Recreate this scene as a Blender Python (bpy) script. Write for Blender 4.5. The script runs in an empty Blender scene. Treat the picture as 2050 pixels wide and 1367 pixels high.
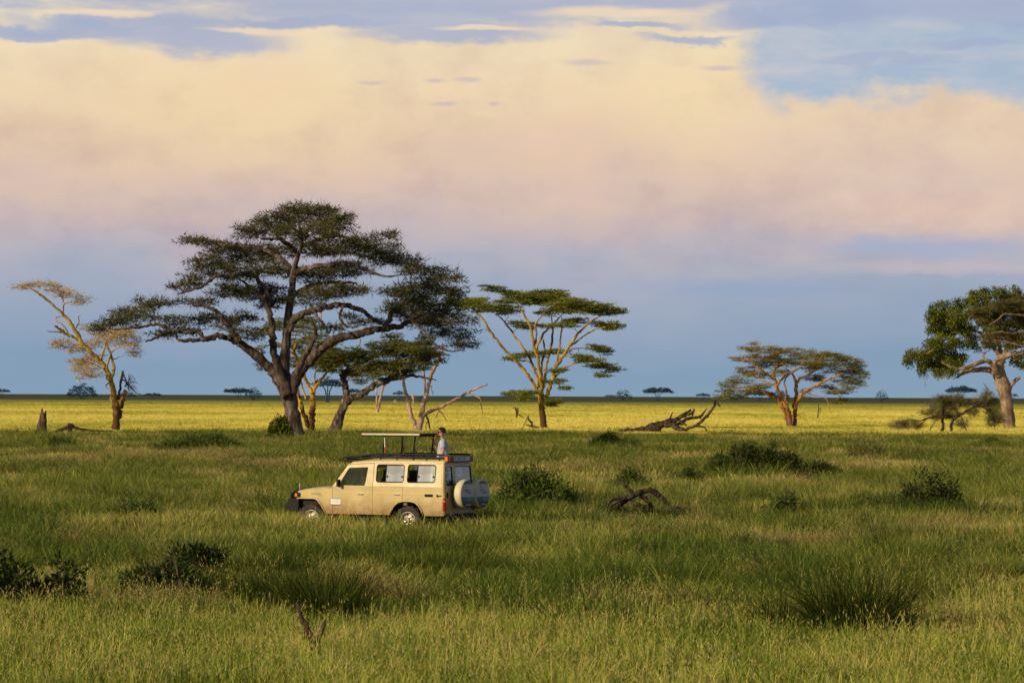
import bpy, bmesh, math, random
import numpy as np
from mathutils import Vector, Matrix, noise as mnoise

random.seed(7)
rng = np.random.default_rng(7)
sc = bpy.context.scene
COL = sc.collection
R = math.radians

# ------------------------------------------------------------------ camera
IMW, IMH, FPX = 2050.0, 1367.0, 7400.0       # photograph size and focal length in its pixels
CAM_H = 3.7
cam_d = bpy.data.cameras.new("camera")
cam = bpy.data.objects.new("camera", cam_d)
COL.objects.link(cam)
sc.camera = cam
cam_d.sensor_width = 36.0
cam_d.lens = FPX / IMW * 36.0
cam_d.clip_start = 0.5
cam_d.clip_end = 90000.0
PITCH = math.atan((792.5 - IMH / 2) / FPX)
ROLL = R(0.25)
CM = Matrix.Rotation(math.pi / 2 + PITCH, 3, 'X') @ Matrix.Rotation(ROLL, 3, 'Z')
cam.matrix_world = Matrix.Translation((0, 0, CAM_H)) @ CM.to_4x4()
cam_d.dof.use_dof = True
cam_d.dof.focus_distance = 105.0
cam_d.dof.aperture_fstop = 6.3

def ray(px, py):
    return CM @ Vector(((px - IMW / 2) / FPX, -(py - IMH / 2) / FPX, -1.0))

def P(px, py, D):
    """world point at forward distance D seen at that place of the picture"""
    d = ray(px, py)
    return Vector((0, 0, CAM_H)) + d * (D / d.y)

def gh(x, y):
    """height of the gently rolling near ground"""
    if y > 385 or y < -50: return 0.0
    f = min(1.0, max(0.0, (380 - y) / 60.0))
    return f * (0.13 * mnoise.noise(Vector((x / 11, y / 16, 0.3))) + 0.05 * mnoise.noise(Vector((x / 3.5, y / 5, 4.1))))

def G(px, py):
    """ground point under a pixel, and its distance"""
    d = ray(px, py)
    D = -CAM_H / d.z * d.y
    for _ in range(4):
        p = P(px, py, D)
        D = (CAM_H - gh(p.x, p.y)) / -d.z * d.y
    p = P(px, py, D)
    return Vector((p.x, p.y, gh(p.x, p.y))), D

# ------------------------------------------------------------------ tagging
def tag(o, label=None, cat=None, group=None, kind=None):
    if label: o["label"] = label
    if cat: o["category"] = cat
    if group: o["group"] = group
    if kind: o["kind"] = kind
    return o

def empty(name, loc, rz=0.0):
    o = bpy.data.objects.new(name, None)
    o.empty_display_size = 0.3
    o.location = loc
    o.rotation_euler = (0, 0, rz)
    COL.objects.link(o)
    return o

def mesh_obj(name, verts, faces, mat=None, parent=None, smooth=False):
    me = bpy.data.meshes.new(name)
    me.from_pydata([tuple(v) for v in verts], [], [tuple(f) for f in faces])
    me.update()
    if mat: me.materials.append(mat)
    o = bpy.data.objects.new(name, me)
    COL.objects.link(o)
    if parent: o.parent = parent
    if smooth: me.polygons.foreach_set("use_smooth", [True] * len(me.polygons))
    return o

def np_mesh(name, V, F, mat=None, smooth=False):
    """V (n,3), F (m,k) -> mesh, fast"""
    me = bpy.data.meshes.new(name)
    V = np.asarray(V, dtype=np.float32); F = np.asarray(F, dtype=np.int32)
    k = F.shape[1]
    me.vertices.add(len(V)); me.vertices.foreach_set("co", V.ravel())
    me.loops.add(F.size); me.loops.foreach_set("vertex_index", F.ravel())
    me.polygons.add(len(F))
    me.polygons.foreach_set("loop_start", np.arange(0, F.size, k, dtype=np.int32))
    me.polygons.foreach_set("loop_total", np.full(len(F), k, dtype=np.int32))
    if smooth: me.polygons.foreach_set("use_smooth", np.ones(len(F), dtype=bool))
    if mat: me.materials.append(mat)
    me.update(calc_edges=True)
    return me

def obj_of(name, me, parent=None, link=True):
    o = bpy.data.objects.new(name, me)
    if link: COL.objects.link(o)
    if parent: o.parent = parent
    return o

# ------------------------------------------------------------------ shapes
class MB:
    """collects shapes into ONE mesh"""
    def __init__(s): s.v = []; s.f = []
    def add(s, v, f):
        n = len(s.v); s.v += [tuple(a) for a in v]; s.f += [tuple(i + n for i in q) for q in f]
    def box(s, c, size, rot=None):
        hx, hy, hz = size[0] / 2, size[1] / 2, size[2] / 2
        vs = [Vector((x, y, z)) for x in (-hx, hx) for y in (-hy, hy) for z in (-hz, hz)]
        if rot is not None: vs = [rot @ v for v in vs]
        vs = [v + Vector(c) for v in vs]
        s.add(vs, [(0, 1, 3, 2), (4, 6, 7, 5), (0, 4, 5, 1), (2, 3, 7, 6), (0, 2, 6, 4), (1, 5, 7, 3)])
    def tube(s, pts, rad, n=8, cap=True):
        pts = [Vector(p) for p in pts]
        m = len(pts)
        if not hasattr(rad, '__len__'): rad = [rad] * m
        up = None; base = len(s.v); vs = []
        for i, p in enumerate(pts):
            t = (pts[min(i + 1, m - 1)] - pts[max(i - 1, 0)])
            if t.length < 1e-9: t = Vector((0, 0, 1))
            t.normalize()
            if up is None:
                up = t.orthogonal().normalized()
            else:
                up = (up - t * up.dot(t))
                if up.length < 1e-6: up = t.orthogonal()
                up.normalize()
            w = t.cross(up)
            for k in range(n):
                a = 2 * math.pi * k / n
                vs.append(p + (up * math.cos(a) + w * math.sin(a)) * rad[i])
        fs = []
        for i in range(m - 1):
            for k in range(n):
                fs.append((i * n + k, i * n + (k + 1) % n, (i + 1) * n + (k + 1) % n, (i + 1) * n + k))
        if cap:
            fs.append(tuple(range(n - 1, -1, -1))); fs.append(tuple((m - 1) * n + k for k in range(n)))
        s.add(vs, fs)
    def lathe(s, prof, axis, c, n=32):
        """prof: list of (r, h); axis 'x','y' or 'z'"""
        vs = []; fs = []
        for r, h in prof:
            for k in range(n):
                a = 2 * math.pi * k / n
                p, q = r * math.cos(a), r * math.sin(a)
                v = {'x': (h, p, q), 'y': (p, h, q), 'z': (p, q, h)}[axis]
                vs.append(Vector(v) + Vector(c))
        for i in range(len(prof) - 1):
            for k in range(n):
                fs.append((i * n + k, i * n + (k + 1) % n, (i + 1) * n + (k + 1) % n, (i + 1) * n + k))
        s.add(vs, fs)
    def build(s, name, mat, parent=None, smooth=False, bevel=0.0, solid=0.0):
        o = mesh_obj(name, s.v, s.f, mat, parent)
        bm = bmesh.new(); bm.from_mesh(o.data)
        bmesh.ops.recalc_face_normals(bm, faces=bm.faces)
        bm.to_mesh(o.data); bm.free()
        if smooth:
            o.data.polygons.foreach_set("use_smooth", [True] * len(o.data.polygons))
        if solid:
            m = o.modifiers.new("solid", 'SOLIDIFY'); m.thickness = solid; m.offset = 0
        if bevel:
            m = o.modifiers.new("bevel", 'BEVEL'); m.width = bevel; m.segments = 2; m.limit_method = 'ANGLE'
        return o

def smooth_line(pts, sub=5):
    """Catmull-Rom through rows of numbers"""
    p = np.array(pts, dtype=float)
    if len(p) < 3:
        t = np.linspace(0, 1, sub + 1)[:, None]
        return p[0] * (1 - t) + p[-1] * t
    q = np.vstack([2 * p[0] - p[1], p, 2 * p[-1] - p[-2]])
    out = []
    for i in range(len(p) - 1):
        a, b, c, d = q[i], q[i + 1], q[i + 2], q[i + 3]
        for k in range(sub):
            t = k / sub
            out.append(0.5 * (2 * b + (c - a) * t + (2 * a - 5 * b + 4 * c - d) * t * t + (3 * b - 3 * c + d - a) * t ** 3))
    out.append(p[-1])
    return np.array(out)

def poly_panel(outer, holes, fn, name, mat, parent, thick=0.03):
    """flat polygon with holes in (a,b), mapped to 3D by fn(a,b)"""
    bm = bmesh.new(); edges = []
    for loop in [outer] + holes:
        vs = [bm.verts.new((a, b, 0)) for a, b in loop]
        for i in range(len(vs)): edges.append(bm.edges.new((vs[i], vs[(i + 1) % len(vs)])))
    bmesh.ops.triangle_fill(bm, use_beauty=True, use_dissolve=False, edges=edges, normal=(0, 0, 1))
    for v in bm.verts: v.co = Vector(fn(v.co.x, v.co.y))
    bmesh.ops.recalc_face_normals(bm, faces=bm.faces)
    me = bpy.data.meshes.new(name); bm.to_mesh(me); bm.free()
    me.materials.append(mat)
    o = obj_of(name, me, parent)
    m = o.modifiers.new("solid", 'SOLIDIFY'); m.thickness = thick; m.offset = 0
    return o

def rrect(x0, x1, z0, z1, r=0.06, n=5):
    pts = []
    for cx, cz, a0 in ((x1 - r, z1 - r, 0), (x0 + r, z1 - r, 90), (x0 + r, z0 + r, 180), (x1 - r, z0 + r, 270)):
        for k in range(n + 1):
            a = R(a0 + 90 * k / n)
            pts.append((cx + r * math.cos(a), cz + r * math.sin(a)))
    return pts

def round_poly(pts, r=0.05, n=4):
    out = []; m = len(pts)
    for i in range(m):
        p = Vector(pts[i]); a = Vector(pts[i - 1]) - p; b = Vector(pts[(i + 1) % m]) - p
        ra = min(r, a.length * 0.45); rb = min(r, b.length * 0.45)
        s = p + a.normalized() * ra; e = p + b.normalized() * rb
        for k in range(n + 1):
            t = k / n
            q = s * (1 - t) ** 2 + p * 2 * t * (1 - t) + e * t * t
            out.append((q.x, q.y))
    return out

# ------------------------------------------------------------------ materials
def s2l(c):
    c = c / 255.0
    return c / 12.92 if c <= 0.04045 else ((c + 0.055) / 1.055) ** 2.4
def srgb(r, g, b): return (s2l(r), s2l(g), s2l(b), 1.0)

def new_mat(name):
    m = bpy.data.materials.new(name); m.use_nodes = True
    nt = m.node_tree; nt.nodes.clear()
    out = nt.nodes.new('ShaderNodeOutputMaterial')
    return m, nt, out

def N(nt, t, **kw):
    n = nt.nodes.new(t)
    for k, v in kw.items(): setattr(n, k, v)
    return n

def ramp(nt, fac, stops, interp='LINEAR'):
    n = nt.nodes.new('ShaderNodeValToRGB')
    cr = n.color_ramp; cr.interpolation = interp
    while len(cr.elements) > 1: cr.elements.remove(cr.elements[-1])
    cr.elements[0].position = stops[0][0]; cr.elements[0].color = stops[0][1]
    for p, c in stops[1:]:
        e = cr.elements.new(p); e.color = c
    nt.links.new(fac, n.inputs[0])
    return n.outputs[0]

def mth(nt, op, a, b=None, c=None, clamp=False):
    n = nt.nodes.new('ShaderNodeMath'); n.operation = op; n.use_clamp = clamp
    for i, x in enumerate((a, b, c)):
        if x is None: continue
        if isinstance(x, (int, float)): n.inputs[i].default_value = x
        else: nt.links.new(x, n.inputs[i])
    return n.outputs[0]

def mixc(nt, f, a, b, blend='MIX'):
    n = nt.nodes.new('ShaderNodeMix'); n.data_type = 'RGBA'; n.blend_type = blend
    for s, x in ((n.inputs[0], f), (n.inputs[6], a), (n.inputs[7], b)):
        if isinstance(x, (int, float, tuple)): s.default_value = x
        else: nt.links.new(x, s)
    return n.outputs[2]

def simple(name, col, rough=0.6, metal=0.0, var=0.12, scale=6.0, spec=0.4, coat=0.0):
    """plain surface with slight procedural mottling"""
    m, nt, out = new_mat(name)
    b = N(nt, 'ShaderNodeBsdfPrincipled')
    tc = N(nt, 'ShaderNodeTexCoord')
    nz = N(nt, 'ShaderNodeTexNoise'); nz.inputs['Scale'].default_value = scale; nz.inputs['Detail'].default_value = 4
    nt.links.new(tc.outputs['Object'], nz.inputs['Vector'])
    lo = tuple(c * (1 - var) for c in col[:3]) + (1,); hi = tuple(min(1, c * (1 + var)) for c in col[:3]) + (1,)
    c = ramp(nt, nz.outputs[0], [(0.3, lo), (0.7, hi)])
    nt.links.new(c, b.inputs['Base Color'])
    b.inputs['Roughness'].default_value = rough; b.inputs['Metallic'].default_value = metal
    b.inputs['Specular IOR Level'].default_value = spec
    if coat: b.inputs['Coat Weight'].default_value = coat; b.inputs['Coat Roughness'].default_value = 0.15
    nt.links.new(b.outputs[0], out.inputs[0])
    return m

def bark_mat(name, c_dark, c_mid, c_light, scale=1.5, stretch=0.25, bump=0.5, base_dark=None, base_h=3.0):
    m, nt, out = new_mat(name)
    b = N(nt, 'ShaderNodeBsdfPrincipled'); b.inputs['Roughness'].default_value = 0.9
    b.inputs['Specular IOR Level'].default_value = 0.15
    tc = N(nt, 'ShaderNodeTexCoord')
    mp = N(nt, 'ShaderNodeMapping'); mp.inputs['Scale'].default_value = (1, 1, stretch)
    nt.links.new(tc.outputs['Object'], mp.inputs[0])
    nz = N(nt, 'ShaderNodeTexNoise'); nz.inputs['Scale'].default_value = scale * 3; nz.inputs['Detail'].default_value = 8
    nz.inputs['Roughness'].default_value = 0.65
    nt.links.new(mp.outputs[0], nz.inputs['Vector'])
    n2 = N(nt, 'ShaderNodeTexNoise'); n2.inputs['Scale'].default_value = scale * 0.8; n2.inputs['Detail'].default_value = 4
    nt.links.new(tc.outputs['Object'], n2.inputs['Vector'])
    c = ramp(nt, nz.outputs[0], [(0.32, c_dark), (0.5, c_mid), (0.68, c_light)])
    c2 = ramp(nt, n2.outputs[0], [(0.35, (0.55, 0.5, 0.5, 1)), (0.65, (1.1, 1.1, 1.1, 1))])
    c = mixc(nt, 1.0, c, c2, 'MULTIPLY')
    if base_dark:
        sp = N(nt, 'ShaderNodeSeparateXYZ'); nt.links.new(tc.outputs['Object'], sp.inputs[0])
        zz = mth(nt, 'ADD', sp.outputs[2], mth(nt, 'MULTIPLY', mth(nt, 'SUBTRACT', nz.outputs[0], 0.5), base_h * 1.6))
        f = mth(nt, 'SUBTRACT', 1.0, mth(nt, 'DIVIDE', zz, base_h), clamp=True)
        f = ramp(nt, f, [(0.15, (0, 0, 0, 1)), (0.5, (1, 1, 1, 1))])
        c = mixc(nt, f, c, base_dark)
    nt.links.new(c, b.inputs['Base Color'])
    bp = N(nt, 'ShaderNodeBump'); bp.inputs['Strength'].default_value = bump; bp.inputs['Distance'].default_value = 0.35
    nt.links.new(nz.outputs[0], bp.inputs['Height']); nt.links.new(bp.outputs[0], b.inputs['Normal'])
    nt.links.new(b.outputs[0], out.inputs[0])
    return m

def leaf_mat(name, cols, scale=0.5, transl=0.3, rnd=0.5, gain=1.3):
    """cols: 3 colours dark -> light, mixed by clump noise and per leaf"""
    m, nt, out = new_mat(name)
    tc = N(nt, 'ShaderNodeTexCoord'); ge = N(nt, 'ShaderNodeNewGeometry')
    nz = N(nt, 'ShaderNodeTexNoise'); nz.inputs['Scale'].default_value = scale; nz.inputs['Detail'].default_value = 3
    nt.links.new(tc.outputs['Object'], nz.inputs['Vector'])
    cols = [tuple(min(.9, q * gain) for q in c_[:3]) + (1,) for c_ in cols]
    f = mth(nt, 'ADD', mth(nt, 'MULTIPLY', nz.outputs[0], 1.0), mth(nt, 'MULTIPLY', mth(nt, 'SUBTRACT', ge.outputs['Random Per Island'], 0.5), rnd))
    c = ramp(nt, f, [(0.25, cols[0]), (0.5, cols[1]), (0.78, cols[2])])
    d = N(nt, 'ShaderNodeBsdfDiffuse'); t = N(nt, 'ShaderNodeBsdfTranslucent'); mx = N(nt, 'ShaderNodeMixShader')
    mx.inputs[0].default_value = transl
    nt.links.new(c, d.inputs[0]); nt.links.new(c, t.inputs[0])
    nt.links.new(d.outputs[0], mx.inputs[1]); nt.links.new(t.outputs[0], mx.inputs[2])
    nt.links.new(mx.outputs[0], out.inputs[0])
    return m

def lin(r, g, b): return (r, g, b, 1.0)

# ------------------------------------------------------------------ light and sky
SUN_EL = R(21); SUN_VEC = Vector((-0.80 * math.cos(SUN_EL), -0.60 * math.cos(SUN_EL), math.sin(SUN_EL)))
sl = bpy.data.lights.new("sun", 'SUN'); so = bpy.data.objects.new("sun", sl); COL.objects.link(so)
sl.energy = 4.2; sl.angle = R(0.5); sl.color = (1.0, 0.82, 0.56)
so.rotation_euler = SUN_VEC.to_track_quat('Z', 'Y').to_euler()
so.location = (-60, -40, 60)

def make_world():
    w = bpy.data.worlds.new("World"); sc.world = w; w.use_nodes = True
    nt = w.node_tree; nt.nodes.clear()
    L = nt.links.new
    out = N(nt, 'ShaderNodeOutputWorld'); bg = N(nt, 'ShaderNodeBackground'); bg2 = N(nt, 'ShaderNodeBackground')
    sky = N(nt, 'ShaderNodeTexSky'); sky.sky_type = 'NISHITA'; sky.sun_disc = False
    sky.sun_elevation = SUN_EL; sky.sun_rotation = math.atan2(SUN_VEC.x, SUN_VEC.y)
    bg.inputs[1].default_value = 0.09; L(sky.outputs[0], bg.inputs[0])
    tc = N(nt, 'ShaderNodeTexCoord'); sp = N(nt, 'ShaderNodeSeparateXYZ'); L(tc.outputs['Generated'], sp.inputs[0])
    x, y, z = sp.outputs
    az = mth(nt, 'ARCTAN2', x, y); el = mth(nt, 'ARCSINE', z)
    # direction on the sky in units of 0.77 degrees: X to the right, Y downwards to the horizon at 7.93
    X = mth(nt, 'MULTIPLY_ADD', az, 74.0, 10.25); Y = mth(nt, 'MULTIPLY_ADD', el, -74.0, 7.93)
    def noise(sx, sy, scale, detail=6, rough=0.55, off=0.0):
        cb = N(nt, 'ShaderNodeCombineXYZ'); L(mth(nt, 'MULTIPLY', X, sx), cb.inputs[0]); L(mth(nt, 'MULTIPLY', Y, sy), cb.inputs[1])
        cb.inputs[2].default_value = off
        n = N(nt, 'ShaderNodeTexNoise'); n.inputs['Scale'].default_value = scale; n.inputs['Detail'].default_value = detail
        n.inputs['Roughness'].default_value = rough
        L(cb.outputs[0], n.inputs['Vector'])
        return mth(nt, 'SUBTRACT', n.outputs[0], 0.5)
    nA = noise(0.35, 1.0, 0.55, 6, 0.55, 0.0)      # long soft shapes
    nB = noise(0.6, 1.0, 1.3, 8, 0.6, 5.0)        # billows
    nC = noise(0.22, 1.0, 2.2, 8, 0.6, 9.0)        # streaks
    def sstep(v, a, b):
        n = N(nt, 'ShaderNodeMapRange'); n.interpolation_type = 'SMOOTHSTEP'
        n.inputs[1].default_value = a; n.inputs[2].default_value = b
        L(v, n.inputs[0]); return n.outputs[0]
    Yw = mth(nt, 'ADD', Y, mth(nt, 'ADD', mth(nt, 'MULTIPLY', nA, 2.2), mth(nt, 'MULTIPLY', nB, 0.8)))
    col = ramp(nt, mth(nt, 'DIVIDE', Yw, 10.0, clamp=True), [
        (0.0, srgb(237, 221, 191)), (0.10, srgb(239, 219, 184)), (0.18, srgb(238, 214, 179)), (0.25, srgb(232, 206, 175)),
        (0.32, srgb(225, 198, 175)), (0.39, srgb(214, 190, 178)), (0.45, srgb(199, 183, 184)), (0.51, srgb(180, 178, 190)),
        (0.57, srgb(161, 171, 191)), (0.64, srgb(148, 165, 188)), (0.73, srgb(132, 158, 184)), (0.82, srgb(134, 160, 183))])
    # pale yellow glow inside the bank, warm and cool patches
    def ell(cx, cy, rx, ry, warp=0.5, soft=0.6, nz=None):
        dx = mth(nt, 'DIVIDE', mth(nt, 'ADD', mth(nt, 'SUBTRACT', X, cx), mth(nt, 'MULTIPLY', nB, warp * 2)), rx)
        dy = mth(nt, 'DIVIDE', mth(nt, 'ADD', mth(nt, 'SUBTRACT', Y, cy), mth(nt, 'MULTIPLY', mth(nt, 'ADD', nC, nB), warp * .8)), ry)
        d = mth(nt, 'SQRT', mth(nt, 'ADD', mth(nt, 'MULTIPLY', dx, dx), mth(nt, 'MULTIPLY', dy, dy)))
        return sstep(d, 1.0 + soft * 0.5, 1.0 - soft)
    col = mixc(nt, mth(nt, 'MULTIPLY', ell(4.6, 2.3, 3.2, 1.1, 1.0, 1.0), 0.5), col, srgb(241, 215, 168))
    col = mixc(nt, mth(nt, 'MULTIPLY', ell(14.2, 1.9, 2.2, 1.0, 1.0, 1.0), 0.55), col, srgb(243, 219, 175))
    col = mixc(nt, mth(nt, 'MULTIPLY', ell(18.0, 3.4, 3.5, 1.5, 1.0, 1.0), 0.55), col, srgb(226, 203, 186))
    col = mixc(nt, mth(nt, 'MULTIPLY', ell(18.6, 4.2, 2.6, 0.4, 0.8, 0.9), 0.6), col, srgb(234, 203, 180))
    # billowed lighter and darker folds inside the bank
    nD = noise(0.75, 1.0, 0.9, 9, 0.62, 21.0); nE = noise(0.4, 1.0, 0.5, 5, 0.5, 33.0)
    fold = ramp(nt, mth(nt, 'MULTIPLY_ADD', mth(nt, 'ADD', nD, mth(nt, 'MULTIPLY', nE, .8)), 1.0, 0.5), [(0.25, srgb(244, 241, 246)), (0.5, (1, 1, 1, 1)), (0.75, (1.04, 1.02, .99, 1))])
    col = mixc(nt, sstep(Y, 6.6, 4.6), col, mixc(nt, 1.0, col, fold, 'MULTIPLY'))
    pk = sstep(mth(nt, 'ADD', nD, nE), .02, .30)
    col = mixc(nt, mth(nt, 'MULTIPLY', mth(nt, 'MULTIPLY', pk, sstep(Y, 5.6, 3.0)), .32), col, srgb(232, 199, 182))
    # open blue sky at the upper right with a billowed cloud edge under it
    edge = mth(nt, 'ADD', mth(nt, 'MULTIPLY', nB, 1.5), mth(nt, 'MULTIPLY', nA, 0.6))
    slope = mth(nt, 'MULTIPLY', mth(nt, 'MAXIMUM', mth(nt, 'SUBTRACT', Y, 1.0), 0.0), 0.5)
    m1 = sstep(mth(nt, 'SUBTRACT', mth(nt, 'ADD', X, mth(nt, 'MULTIPLY', edge, 1.3)), slope), 14.4, 15.25)
    bx = mth(nt, 'MULTIPLY', mth(nt, 'ABSOLUTE', mth(nt, 'SUBTRACT', X, 18.2)), 0.12)
    m2 = sstep(mth(nt, 'ADD', mth(nt, 'SUBTRACT', Y, bx), mth(nt, 'MULTIPLY', edge, 1.3)), 2.15, 1.45)
    blue = ramp(nt, mth(nt, 'ADD', mth(nt, 'MULTIPLY', mth(nt, 'ADD', nC, nA), 1.1), 0.5), [(0.15, srgb(160, 179, 206)), (0.45, srgb(170, 187, 207)), (0.8, srgb(197, 198, 205))])
    col = mixc(nt, mth(nt, 'MULTIPLY', m1, m2), col, blue)
    # grey-blue upper clouds
    grey = ramp(nt, mth(nt, 'ADD', nA, 0.5), [(0.3, srgb(157, 170, 201)), (0.7, srgb(176, 184, 206))])
    top = sstep(mth(nt, 'ADD', Y, mth(nt, 'MULTIPLY', nC, 1.3)), 0.5, 0.05)
    col = mixc(nt, mth(nt, 'MULTIPLY', top, 0.85), col, grey)
    for e in ((3.9, 0.86, 1.9, 0.34), (1.6, .72, 1.6, .2), (0.2, 0.75, 1.4, 0.16), (8.9, 0.72, 2.1, 0.24), (8.0, 0.30, 3.8, 0.34), (2.6, 0.5, 2.8, 0.2), (15.8, 0.42, 2.2, 0.26), (20, .3, 2, .3), (6.2, .5, 2.0, .12), (12.7, .48, .9, .10), (13.7, .78, .9, .10), (17.6, 1.2, 1.6, .10), (19.3, .95, 1.2, .12)):
        col = mixc(nt, mth(nt, 'MULTIPLY', ell(*e, 0.75, 0.55), 0.85), col, grey)
    for e in ((7.4, 1.69, 0.3, 0.045), (8.7, 1.65, 0.22, 0.06), (9.35, 1.62, 0.28, 0.07), (8.85, 2.09, 0.3, 0.045), (11.7, 1.25, 0.5, 0.08), (9.9, 2.12, 0.14, 0.04), (14.4, 1.37, 0.4, 0.07)):
        col = mixc(nt, mth(nt, 'MULTIPLY', ell(*e, 0.22, 0.8), 0.6), col, srgb(193, 182, 190))
    for e in ((5.6, 0.66, 1.5, 0.07), (2.0, 0.36, 1.2, 0.08), (9.6, 0.60, 1.0, 0.05), (12.3, 0.25, 1.8, 0.12)):
        col = mixc(nt, mth(nt, 'MULTIPLY', ell(*e, 0.25, 0.6), 0.8), col, srgb(243, 219, 186))
    # blue-grey streaks low on the right, pinkish wisps
    col = mixc(nt, mth(nt, 'MULTIPLY', ell(18.6, 4.95, 2.3, 0.24, 0.5, 0.7), 0.75), col, srgb(161, 174, 203))
    col = mixc(nt, mth(nt, 'MULTIPLY', ell(18.8, 5.35, 2.6, 0.14, 0.4, 0.8), 0.45), col, srgb(204, 189, 192))
    col = mixc(nt, mth(nt, 'MULTIPLY', ell(14.9, 5.75, 2.2, 0.22, 0.4, 0.8), 0.5), col, srgb(143, 164, 198))
    L(col, bg2.inputs[0]); bg2.inputs[1].default_value = 1.0
    mx = N(nt, 'ShaderNodeMixShader')
    L(sstep(el, R(9), R(24)), mx.inputs[0]); L(bg2.outputs[0], mx.inputs[1]); L(bg.outputs[0], mx.inputs[2])
    L(mx.outputs[0], out.inputs[0])
make_world()
sc.view_settings.view_transform = 'Standard'
sc.view_settings.look = 'None'
sc.view_settings.exposure = 0
sc.cycles.max_bounces = 5; sc.cycles.diffuse_bounces = 2; sc.cycles.transparent_max_bounces = 8
# ------------------------------------------------------------------ ground
PLAIN_Y = 338.0
def make_ground():
    xs = list(np.arange(-90, 90.1, 1.5)); g = 90.0
    while g < 45000: g *= 1.5; xs = [-g] + xs + [g]
    ys = list(np.arange(20, 400, 2.0)); g = 400.0
    while g < 60000: g *= 1.12; ys.append(g)
    ys = [-40000, -8000, -1500, -300, -60, 0] + ys
    V = [(x, y, gh(x, y)) for y in ys for x in xs]
    n = len(xs)
    F = [(j * n + i, j * n + i + 1, (j + 1) * n + i + 1, (j + 1) * n + i) for j in range(len(ys) - 1) for i in range(n - 1)]
    m, nt, out = new_mat("savanna_ground")
    ge = N(nt, 'ShaderNodeNewGeometry'); sp = N(nt, 'ShaderNodeSeparateXYZ'); nt.links.new(ge.outputs['Position'], sp.inputs[0])
    nz = N(nt, 'ShaderNodeTexNoise'); nz.inputs['Scale'].default_value = 0.25; nz.inputs['Detail'].default_value = 6
    nt.links.new(ge.outputs['Position'], nz.inputs['Vector'])
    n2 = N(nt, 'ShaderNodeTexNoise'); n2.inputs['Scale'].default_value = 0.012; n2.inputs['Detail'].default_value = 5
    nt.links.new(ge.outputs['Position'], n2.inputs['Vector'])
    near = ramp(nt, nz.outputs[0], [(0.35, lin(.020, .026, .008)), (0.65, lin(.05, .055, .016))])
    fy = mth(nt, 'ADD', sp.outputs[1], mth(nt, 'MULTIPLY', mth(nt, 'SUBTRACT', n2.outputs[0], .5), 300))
    far = ramp(nt, mth(nt, 'DIVIDE', fy, 6000.0, clamp=True), [(0.0, lin(.78, .68, .11)), (0.12, lin(.72, .64, .11)), (0.20, lin(.52, .48, .11)), (0.33, lin(.30, .29, .09)), (0.45, lin(.10, .10, .045)), (1.0, lin(.085, .095, .06))])  # darkens with distance: cloud shadow over the far plain put into the colour
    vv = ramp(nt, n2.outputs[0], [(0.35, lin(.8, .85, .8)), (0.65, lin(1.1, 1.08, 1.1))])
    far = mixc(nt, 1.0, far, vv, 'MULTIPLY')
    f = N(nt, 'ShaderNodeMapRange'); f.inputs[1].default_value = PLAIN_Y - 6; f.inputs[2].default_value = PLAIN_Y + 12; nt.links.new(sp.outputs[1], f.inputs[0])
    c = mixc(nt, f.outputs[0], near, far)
    d = N(nt, 'ShaderNodeBsdfDiffuse'); nt.links.new(c, d.inputs[0]); nt.links.new(d.outputs[0], out.inputs[0])
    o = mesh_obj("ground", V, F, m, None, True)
    tag(o, kind="structure")
make_ground()

# ------------------------------------------------------------------ grass
def grass_mat(name, dark, green, mid, straw, tip=None, transl=0.35):
    m, nt, out = new_mat(name)
    at = N(nt, 'ShaderNodeAttribute'); at.attribute_type = 'INSTANCER'; at.attribute_name = "tone"
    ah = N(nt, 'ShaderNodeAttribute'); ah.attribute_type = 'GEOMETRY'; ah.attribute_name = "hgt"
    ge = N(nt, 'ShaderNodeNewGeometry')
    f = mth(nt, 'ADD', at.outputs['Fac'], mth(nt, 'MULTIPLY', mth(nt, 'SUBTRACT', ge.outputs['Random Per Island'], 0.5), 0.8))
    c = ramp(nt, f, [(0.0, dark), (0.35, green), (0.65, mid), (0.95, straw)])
    hh = ramp(nt, ah.outputs['Fac'], [(0.0, lin(.14, .13, .11)), (0.45, lin(.65, .65, .65)), (1.0, lin(1.3, 1.25, 1.15))])  # brownish feet, darkened more: shade of the hollows put into the colour
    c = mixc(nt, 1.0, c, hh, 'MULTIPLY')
    if tip:
        c = mixc(nt, ramp(nt, ah.outputs['Fac'], [(1.02, lin(0, 0, 0)), (1.03, lin(1, 1, 1))][:1] + [(1.0, lin(0, 0, 0))]), c, tip) if False else c
    d = N(nt, 'ShaderNodeBsdfDiffuse'); t = N(nt, 'ShaderNodeBsdfTranslucent'); mx = N(nt, 'ShaderNodeMixShader')
    g = N(nt, 'ShaderNodeBsdfGlossy'); g.inputs[0].default_value = (.5, .5, .4, 1); g.inputs[1].default_value = 0.45
    m2 = N(nt, 'ShaderNodeMixShader'); m2.inputs[0].default_value = 0.015
    mx.inputs[0].default_value = transl
    nt.links.new(c, d.inputs[0]); nt.links.new(c, t.inputs[0])
    nt.links.new(d.outputs[0], mx.inputs[1]); nt.links.new(t.outputs[0], mx.inputs[2])
    nt.links.new(mx.outputs[0], m2.inputs[1]); nt.links.new(g.outputs[0], m2.inputs[2])
    nt.links.new(m2.outputs[0], out.inputs[0])
    return m

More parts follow.
